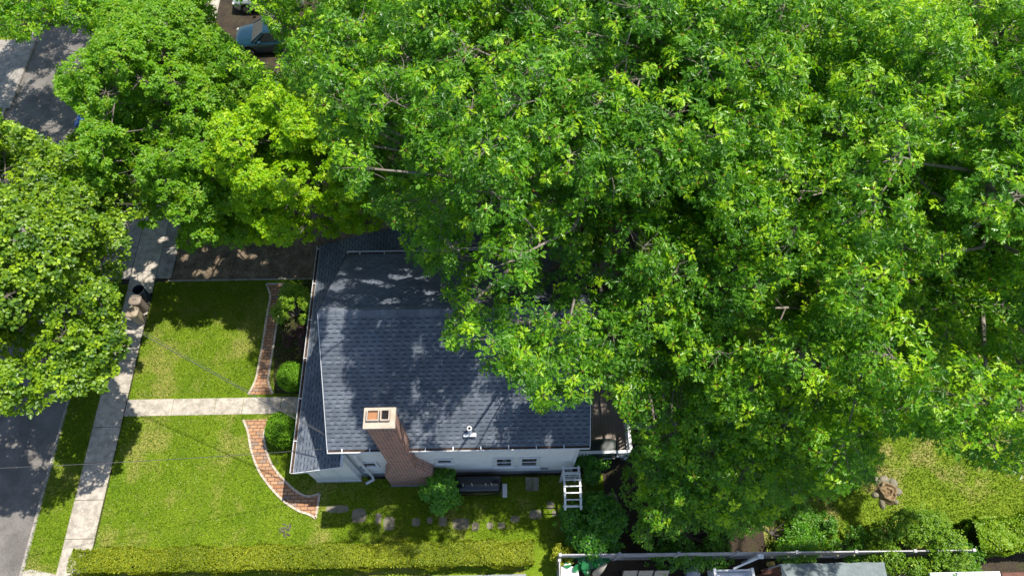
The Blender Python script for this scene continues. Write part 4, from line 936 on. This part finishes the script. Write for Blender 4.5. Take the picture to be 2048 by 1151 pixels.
# ------------------------------------------------------------------ TREES
HOUSE_CLEAR = [(640, 500), (802, 455), (815, 520), (885, 560), (888, 605), (878, 650), (885, 690), (955, 705), (965, 740), (1015, 745), (1022, 795), (1060, 800), (1085, 822), (1180, 795), (1195, 770), (1215, 772), (1228, 800), (1245, 835), (1262, 870), (1260, 905), (1215, 960), (1250, 1010), (1280, 1040), (1300, 1600), (-200, 1600), (-200, 830), (0, 830), (230, 760), (262, 500), (330, 470), (560, 478)]
SUN_GAPS = []   # patches of roof that the crowns leave in the sun: (polygon on the ground plan, height)
def sunlit(c):
    ok = np.ones(len(c), bool)
    for poly, h in SUN_GAPS:
        t = (c[:, 2] - h) / SUN.z; x = c[:, 0] - SUN.x * t; y = c[:, 1] - SUN.y * t
        ok &= ~(inpoly(x, y, poly) & (c[:, 2] > h))
    return ok
SUN_GAPS.append(([(-6.6, 6.0), (-3.5, 6.0), (-4.7, 7.1), (-5.4, 8.2), (-5.85, 9.2), (-5.9, 10.3), (-6.6, 10.6)], 6.8))
SUN_GAPS.append(([(-4.9, 5.6), (-3.3, 5.6), (-3.3, 6.9), (-4.9, 6.9)], 8.7))
SUN_GAPS.append(([(14.0, 4.3), (24, 3.4), (24, 6.6), (17, 7.2), (15.3, 6.2)], 0.0))
_g = random.Random(5)
def gap(x, y, h, r0, n=9):
    a0 = _g.uniform(0, 6); SUN_GAPS.append(([(x + r0 * _g.uniform(.6, 1.3) * math.cos(a0 + k * 6.283 / n) * 1.3, y + r0 * _g.uniform(.6, 1.3) * math.sin(a0 + k * 6.283 / n)) for k in range(n)], h))
for u, v, r0 in ((395, 545, .3), (410, 500, .22), (440, 520, .25), (480, 505, .3), (500, 515, .35), (530, 525, .28), (420, 548, .35), (345, 500, .3), (285, 555, .4), (300, 530, .3), (255, 545, .35), (560, 510, .22), (370, 515, .25), (325, 480, .25), (100, 250, .45), (40, 150, .6)):
    q = P(u, v); gap(q.x, q.y, 0, r0)
for u, v, r0 in ((740, 565, .3), (800, 548, .4), (850, 555, .3), (770, 580, .35), (690, 565, .25), (720, 515, .22), (670, 590, .35), (815, 520, .25), (760, 640, .3), (850, 610, .25), (890, 700, .3), (960, 790, .35), (820, 720, .25), (930, 640, .3), (1050, 780, .3), (1130, 840, .25)):
    q = P(u, v, 6.6); gap(q.x, q.y, 6.6, r0)
for u, v, r0, h in ((1203, 820, .3, 1), (1225, 875, .5, 1.5), (1250, 900, .4, 1.5), (1220, 915, .6, 1.5), (1240, 870, .5, 1.8), (1100, 1015, .3, 0), (1140, 985, .4, 1.8), (876, 960, .9, 1.2), (600, 620, .7, 1.5), (575, 600, .5, 1.5), (584, 745, .6, 1), (278, 605, .6, .8), (268, 640, .5, .8), (235, 700, .4, 0), (260, 760, .5, 0)):
    q = P(u, v, h); gap(q.x, q.y, h, r0)
SUN_GAPS.append(([G(1470, 1035), G(1640, 1020), G(1690, 1000), G(1740, 1060), G(1640, 1095), G(1480, 1100)], 1.3))
def tree(name, lab, blobs, trunk, base_r, mat, kind, L, nleaf, dens, bark=M['bark'], fork=3.0, clear=(), keep=None, shy=(), tmean=.4, tsd=.22, young=.35, stems=True, squash=.7, low=-.35, cat='tree', fill=None, emerge=0):
    t = thing(name, (trunk[0], trunk[1], 0), lab, cat)
    if clear or keep:
        bb = np.array([b[:3] for b in blobs]); u, v = UV(bb); ok = np.ones(len(bb), bool)
        for p in clear: ok &= ~inpoly(u, v, p)
        blobs = [b for b, k in zip(blobs, ok) if k]
    cs, ax, hh = blob_tufts(blobs, dens, squash, low); bid = BLOB_ID
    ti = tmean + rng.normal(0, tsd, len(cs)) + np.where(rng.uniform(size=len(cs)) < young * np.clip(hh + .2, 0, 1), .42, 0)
    cs, ax, ti, bid = cull(cs, ax, ti, bid, clear=clear)
    # leave out what is far outside the view
    u, v = UV(cs); ok = (u > -500) & (u < 2550) & (v > -520) & (v < 1500); cs, ax, ti, bid = cs[ok], ax[ok], ti[ok], bid[ok]
    ok = sunlit(cs)
    for gp, gh in shy:
        tt = (cs[:, 2] - gh) / SUN.z; ok &= ~(inpoly(cs[:, 0] - SUN.x * tt, cs[:, 1] - SUN.y * tt, gp) & (cs[:, 2] > gh))
    cs, ax, ti, bid = cs[ok], ax[ok], ti[ok], bid[ok]
    groups = [cs[bid == i].copy() for i in range(len(blobs))]
    em = np.zeros(len(cs), bool)
    if emerge:
        em = (rng.uniform(size=len(cs)) < emerge) & (ax[:, 2] > .5)
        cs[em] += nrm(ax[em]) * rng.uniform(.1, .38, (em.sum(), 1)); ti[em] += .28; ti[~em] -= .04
    par = tuft_parts(cs[~em], ax[~em], np.clip(ti[~em], 0, 1), nleaf, L, kind, stems=False)
    if em.any(): par += tuft_parts(cs[em], ax[em], np.clip(ti[em], 0, 1), nleaf + 2, L * 1.2, kind, stems=True, droop=.4)
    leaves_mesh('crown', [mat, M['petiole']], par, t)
    limbs(blobs, trunk, base_r, fork, t, bark, groups, clear)
    print(name, len(blobs), 'blobs', len(cs), 'tufts'); return t
LEFT_OF_OAK = [(560, 170), (622, 200), (655, 300), (690, 380), (740, 425), (800, 455), (640, 520), (380, 520), (380, 165)]
MAPLE_SUN = [([(-8.2 + 1.7 * math.cos(k), 15.9 + 1.7 * math.sin(k)) for k in range(6)], 7.0)]
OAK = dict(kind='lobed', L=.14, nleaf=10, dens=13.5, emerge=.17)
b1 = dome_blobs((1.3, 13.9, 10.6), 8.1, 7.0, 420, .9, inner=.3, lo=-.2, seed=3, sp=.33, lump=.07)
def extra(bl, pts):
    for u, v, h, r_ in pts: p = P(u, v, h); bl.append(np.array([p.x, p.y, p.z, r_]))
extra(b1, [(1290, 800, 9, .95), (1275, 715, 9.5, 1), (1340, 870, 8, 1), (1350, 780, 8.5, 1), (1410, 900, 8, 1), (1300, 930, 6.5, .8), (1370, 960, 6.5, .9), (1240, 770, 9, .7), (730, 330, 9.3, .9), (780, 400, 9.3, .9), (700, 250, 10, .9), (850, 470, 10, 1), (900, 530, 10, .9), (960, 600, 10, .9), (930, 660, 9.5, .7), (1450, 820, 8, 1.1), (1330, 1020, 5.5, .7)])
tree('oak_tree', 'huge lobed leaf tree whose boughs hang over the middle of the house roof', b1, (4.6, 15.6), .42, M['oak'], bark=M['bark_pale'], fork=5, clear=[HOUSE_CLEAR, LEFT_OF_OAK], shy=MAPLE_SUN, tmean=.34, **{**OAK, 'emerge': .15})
b2 = dome_blobs((12.0, 10.6, 9.4), 7.4, 7.6, 400, .9, inner=.3, lo=-.15, seed=5, sp=.33, lump=.07)
BACK_CLEAR = [(1760, 870), (1830, 868), (1900, 905), (1980, 940), (2600, 960), (2600, 1700), (1290, 1700), (1300, 1075), (1500, 1075), (1600, 1000), (1700, 985), (1750, 955)]
extra(b2, [(1500, 940, 8, 1.1), (1600, 960, 7, 1), (1440, 1000, 6, .9), (1560, 860, 8.5, 1.1), (1700, 900, 8, 1.1), (1660, 820, 9, 1.1), (2000, 870, 9, 1), (1900, 850, 9.5, 1)])
extra(b2, [(1340, 930, 6, 1), (1400, 960, 5.5, 1), (1470, 960, 6.5, 1), (1300, 880, 6.5, .9), (1370, 1010, 5, .9), (1530, 1000, 5.5, .9), (1310, 990, 5, .7), (1600, 900, 8, 1.1), (1500, 870, 8, 1.1)])
tree('oak_tree', 'tall lobed leaf tree spreading over the back yard at the right edge', b2, (14.2, 11.5), .45, M['oak'], bark=M['bark_pale'], fork=5, clear=[HOUSE_CLEAR, BACK_CLEAR], tmean=.45, young=.5, **OAK)
b3 = dome_blobs((7.5, 20.5, 8.5), 7.2, 7.0, 260, .95, sp=.35, inner=.3, lo=-.1, seed=9)
tree('oak_tree', 'lobed leaf tree filling the top of the view right of centre', b3, (8, 21.5), .4, M['oak'], bark=M['bark_pale'], fork=5, tmean=.42, young=.45, **OAK)
b4 = dome_blobs((-4.6, 21.5, 8.0), 5.3, 6.2, 180, .9, sp=.35, inner=.3, lo=-.1, seed=12)
CAR_CLEAR = [(428, -60), (452, -60), (458, 8), (480, 22), (522, 20), (532, 50), (552, 70), (552, 108), (558, 142), (542, 142), (505, 114), (472, 84), (432, 50)]
tree('oak_tree', 'lobed leaf tree at the top just right of the teal hatchback', b4, (-4, 22.5), .36, M['oak'], bark=M['bark_pale'], fork=4, clear=[CAR_CLEAR, HOUSE_CLEAR, LEFT_OF_OAK], shy=MAPLE_SUN, tmean=.5, young=.45, **OAK)
b5 = dome_blobs((20, 21, 8.5), 7.5, 7.0, 220, .95, sp=.35, inner=.25, lo=-.1, seed=15)
tree('oak_tree', 'lobed leaf tree in the top right corner', b5, (20, 22), .4, M['oak'], bark=M['bark_pale'], fork=5, tmean=.5, young=.5, **OAK)
# maples on the left
MP = dict(kind='palmate', L=.11, nleaf=9, dens=28)
b6 = dome_blobs((-13.9, 19.4, 5.4), 4.5, 5.2, 190, .75, inner=.2, lo=-.12, seed=21, lump=.06)
tree('maple_tree', 'broad fine leaved maple with cloud like lobes in the upper left', b6, (-12.7, 19.8), .3, M['maple'], fork=2.2, tmean=.55, young=.3, clear=[CAR_CLEAR, [(225, 445), (330, 462), (345, 800), (225, 800)], [(0, 60), (165, 62), (165, 95), (112, 130), (108, 185), (172, 235), (150, 262), (160, 275), (130, 300), (0, 230)]], stems=False, squash=.6, **MP)
b7 = dome_blobs((-8.1, 17.1, 5.4), 2.9, 5.0, 100, .68, inner=.2, lo=-.35, seed=24, lump=.08)
tree('maple_tree', 'smaller yellow green maple touching the back corner of the house', b7, (-8.6, 17.8), .2, M['maple_yellow'], fork=1.8, tmean=.55, young=.3, clear=[CAR_CLEAR, [(330, 470), (420, 475), (560, 492), (700, 466), (800, 452), (860, 900), (330, 900)]], stems=False, squash=.6, **MP)
ST_CLEAR = [(262, 780), (235, 740), (262, 690), (250, 640), (240, 560), (265, 500), (245, 440), (400, 400), (700, 400), (700, 1600), (-300, 1600), (-300, 800), (60, 830), (120, 800)]
b8 = dome_blobs((-18.5, 12.3, 6.3), 5.7, 4.6, 200, .85, inner=.3, lo=-.15, seed=27, lump=.08)
tree('street_tree', 'olive green street tree with round leaves at the left edge', b8, (-18.55, 12.4), .25, M['street'], 'round', .13, 8, 17, fork=2.5, tmean=.42, young=.45, clear=[ST_CLEAR, [(-50, 55), (40, 55), (160, 90), (150, 250), (120, 290), (60, 262), (-50, 200)]], stems=False, squash=.7)
b9 = dome_blobs((-21.0, 28.2, 5.6), 6.0, 4.2, 130, .9, inner=.25, lo=-.1, seed=31)
tree('oak_tree', 'lobed leaf tree reaching over the street in the top left corner', b9, (-18.5, 30.0), .3, M['oak'], fork=3, tmean=.55, young=.4, clear=[CAR_CLEAR, [(-30, 60), (60, 95), (170, 60), (150, 250), (-30, 200)]], kind='lobed', L=.15, nleaf=8, dens=14, emerge=.1)
b10 = dome_blobs((-12.5, 26.5, 5.0), 2.6, 4.2, 44, .8, inner=.2, lo=-.1, seed=33)
tree('maple_tree', 'fine leaved maple at the top edge left of the parked cars', b10, (-15.9, 26.3), .2, M['maple'], fork=2.2, tmean=.6, young=.3, clear=[CAR_CLEAR, [(540, 60), (600, 60), (600, 170), (540, 160)]], stems=False, squash=.6, **MP)
# understorey at the bottom middle
b11 = dome_blobs((8.0, 6.6, 2.8), 4.1, 3.3, 60, .8, inner=.2, lo=-.1, seed=41)
UC = [(1170, 780), (1262, 860), (1262, 905), (1225, 975), (1258, 1010), (1255, 1070), (1300, 1100), (1420, 1104), (2600, 1104), (2600, 1700), (900, 1700), (900, 780)]
tree('young_tree', 'low shade grown tree between the deck and the white fence', b11, (8.6, 7.4), .14, M['understorey'], 'lobed', .13, 8, 13, fork=1.2, tmean=.5, young=.35, clear=[UC, BACK_CLEAR], stems=True)
b12 = dome_blobs((13.2, 6.9, 2.0), 2.4, 2.6, 28, .7, inner=.2, lo=-.1, seed=44)
tree('young_tree', 'bushy young tree left of the tree stump', b12, (13.0, 7.2), .1, M['understorey'], 'palmate', .09, 8, 16, fork=.8, tmean=.6, young=.4, clear=[BACK_CLEAR], stems=False)
# dark shrubs at the foot of the maples along the driveway
hedge('dark_hedge', -15.6, -9.2, 19.6, 21.0, 1.1, M['understorey'], 'dark shaded hedge on the far side of the driveway below the maples', 14000, .08, .3, wav=.12)

# ------------------------------------------------------------------ GRASS, CLOVER
def grass(name, polys, n, hmin, hmax, holes, lab=None, tmean=.45, w=.1):
    V = []
    area = []
    pos = []
    for (x0, x1, y0, y1, k) in polys: pos.append(np.stack([rng.uniform(x0, x1, k), rng.uniform(y0, y1, k), np.full(k, .003)], 1))
    p = np.concatenate(pos); ok = np.ones(len(p), bool)
    for h in holes: ok &= ~inpoly(p[:, 0], p[:, 1], h)
    p = p[ok]; N = len(p); a = rng.uniform(0, 6.28, N); d = np.stack([np.cos(a) * .7, np.sin(a) * .7, rng.uniform(.4, 1.3, N)], 1)
    nn = np.cross(d, rng.normal(size=(N, 3))); patch = .5 + .5 * np.sin(p[:, 0] * 1.7 + 1.3 * np.sin(p[:, 1] * 1.1)) * np.sin(p[:, 1] * 1.9 + p[:, 0] * .6)
    ti = np.clip(tmean + rng.normal(0, .2, N) + .3 * (patch - .5), 0, 1)
    tri = (np.array([(0, .16, 0), (0, -.16, 0), (.6, -.1, 0), (1, 0, -.1), (.6, .1, 0)]), [[0, 1, 2, 3, 4]])
    o = leaves_mesh(name, [M['blade']], [(p, d, nn, rng.uniform(hmin, hmax, N), ti, tri, 0)]); tag(o, kind='stuff'); return o
def Gp(l): return [G(*q) for q in l]
path_n = Gp([(533, 560), (541, 592), (536, 622), (527, 680), (518, 730), (511, 762), (497, 789), (546, 789), (537, 762), (546, 700), (562, 608), (577, 560)])
path_s = Gp([(487, 839), (497, 865), (503, 900), (518, 940), (540, 972), (570, 1003), (600, 1022), (632, 1036), (640, 986), (608, 990), (588, 978), (560, 950), (540, 920), (529, 880), (531, 858), (544, 838)])
walk = [(-17, 9.21)] + [(-16.5 + .25 * k, 9.17 + .035 * math.sin(k * 2.3) + .02 * math.sin(k * 5.1)) for k in range(38)] + [(-7, 9.21), (-7, 9.92)] + [(-7.1 - .25 * k, 9.94 + .03 * math.sin(k * 1.9)) for k in range(38)] + [(-17, 9.92)]
housep = [(-8.0, 6.2), (4.8, 6.4), (4.8, 16), (-8.0, 16)]
stones = []
for (u, v, w, h, lab) in st: c = P(u, v); stones.append([(c.x - w / 110, c.y - h / 110), (c.x + w / 110, c.y - h / 110), (c.x + w / 110, c.y + h / 110), (c.x - w / 110, c.y + h / 110)])
bare = [Gp([(560, 1078), (566, 1050), (584, 1048), (588, 1075)])]
tag(grass('lawn_grass', [(-16.73, -7.95, 3.5, 15.7, 165000), (-7.95, 3.9, 3.4, 6.35, 50000)], 0, .025, .07, [path_n, path_s, walk, housep] + stones + bare), 'short green and straw coloured grass of the front and side lawn', 'grass')
tag(grass('verge_blades', [(-19.2, -17.8, 2.9, 15.6, 30000)], 0, .03, .08, []), 'grass strip between the kerb and the sidewalk', 'grass')
tag(grass('lawn_weeds', [(-16.62, -7.95, 3.5, 15.7, 2600), (-7.95, 3.9, 3.4, 6.35, 1500)], 0, .08, .14, [path_n, path_s, walk, housep] + stones, tmean=.12), 'darker broad weeds dotted through the lawn', 'weeds')
tag(grass('backyard_grass', [(10.3, 24, 3.2, 10, 60000)], 0, .04, .11, [], tmean=.5), 'patchy grass of the back yard around the stump', 'grass')
def litter(name, x0, x1, y0, y1, n, mat, s, lab, cat, holes=()):
    p = np.stack([rng.uniform(x0, x1, n), rng.uniform(y0, y1, n), rng.uniform(.03, .06, n)], 1); ok = np.ones(n, bool)
    for h in holes: ok &= ~inpoly(p[:, 0], p[:, 1], h)
    p = p[ok]; n = len(p); a = rng.uniform(0, 6.28, n)
    o = leaves_mesh(name, [mat], [(p, np.stack([np.cos(a), np.sin(a), np.zeros(n)], 1), np.array([[0, 0, 1.]]) + rng.normal(0, .3, (n, 3)), s * rng.uniform(.5, 1.3, n), np.full(n, .8), 'round', 0)]); return tag(o, lab, cat, kind='stuff')
litter('clover_flowers', -16.5, -5, 3.6, 15.6, 2400, M['flower'], .028, 'tiny pale clover heads and fallen petals scattered over the front lawn', 'flowers', [housep])
litter('fallen_leaves', -15.8, -6, 15.9, 19.5, 900, M['wood'], .07, 'dry brown leaves scattered on the driveway', 'leaves')
p = P(573, 1060); m = MB()
for i in range(40):
    a = random.uniform(0, 6.28); r_ = random.uniform(0, .22); m.bar((p.x + r_ * math.cos(a), p.y + r_ * math.sin(a), .0), (p.x + (r_ + .1) * math.cos(a + .5), p.y + (r_ + .1) * math.sin(a + .5), random.uniform(.04, .14)), .018)
tag(m.build('dead_plant', M['bark']), 'small withered grey plant in the lawn near the hedge', 'plant')
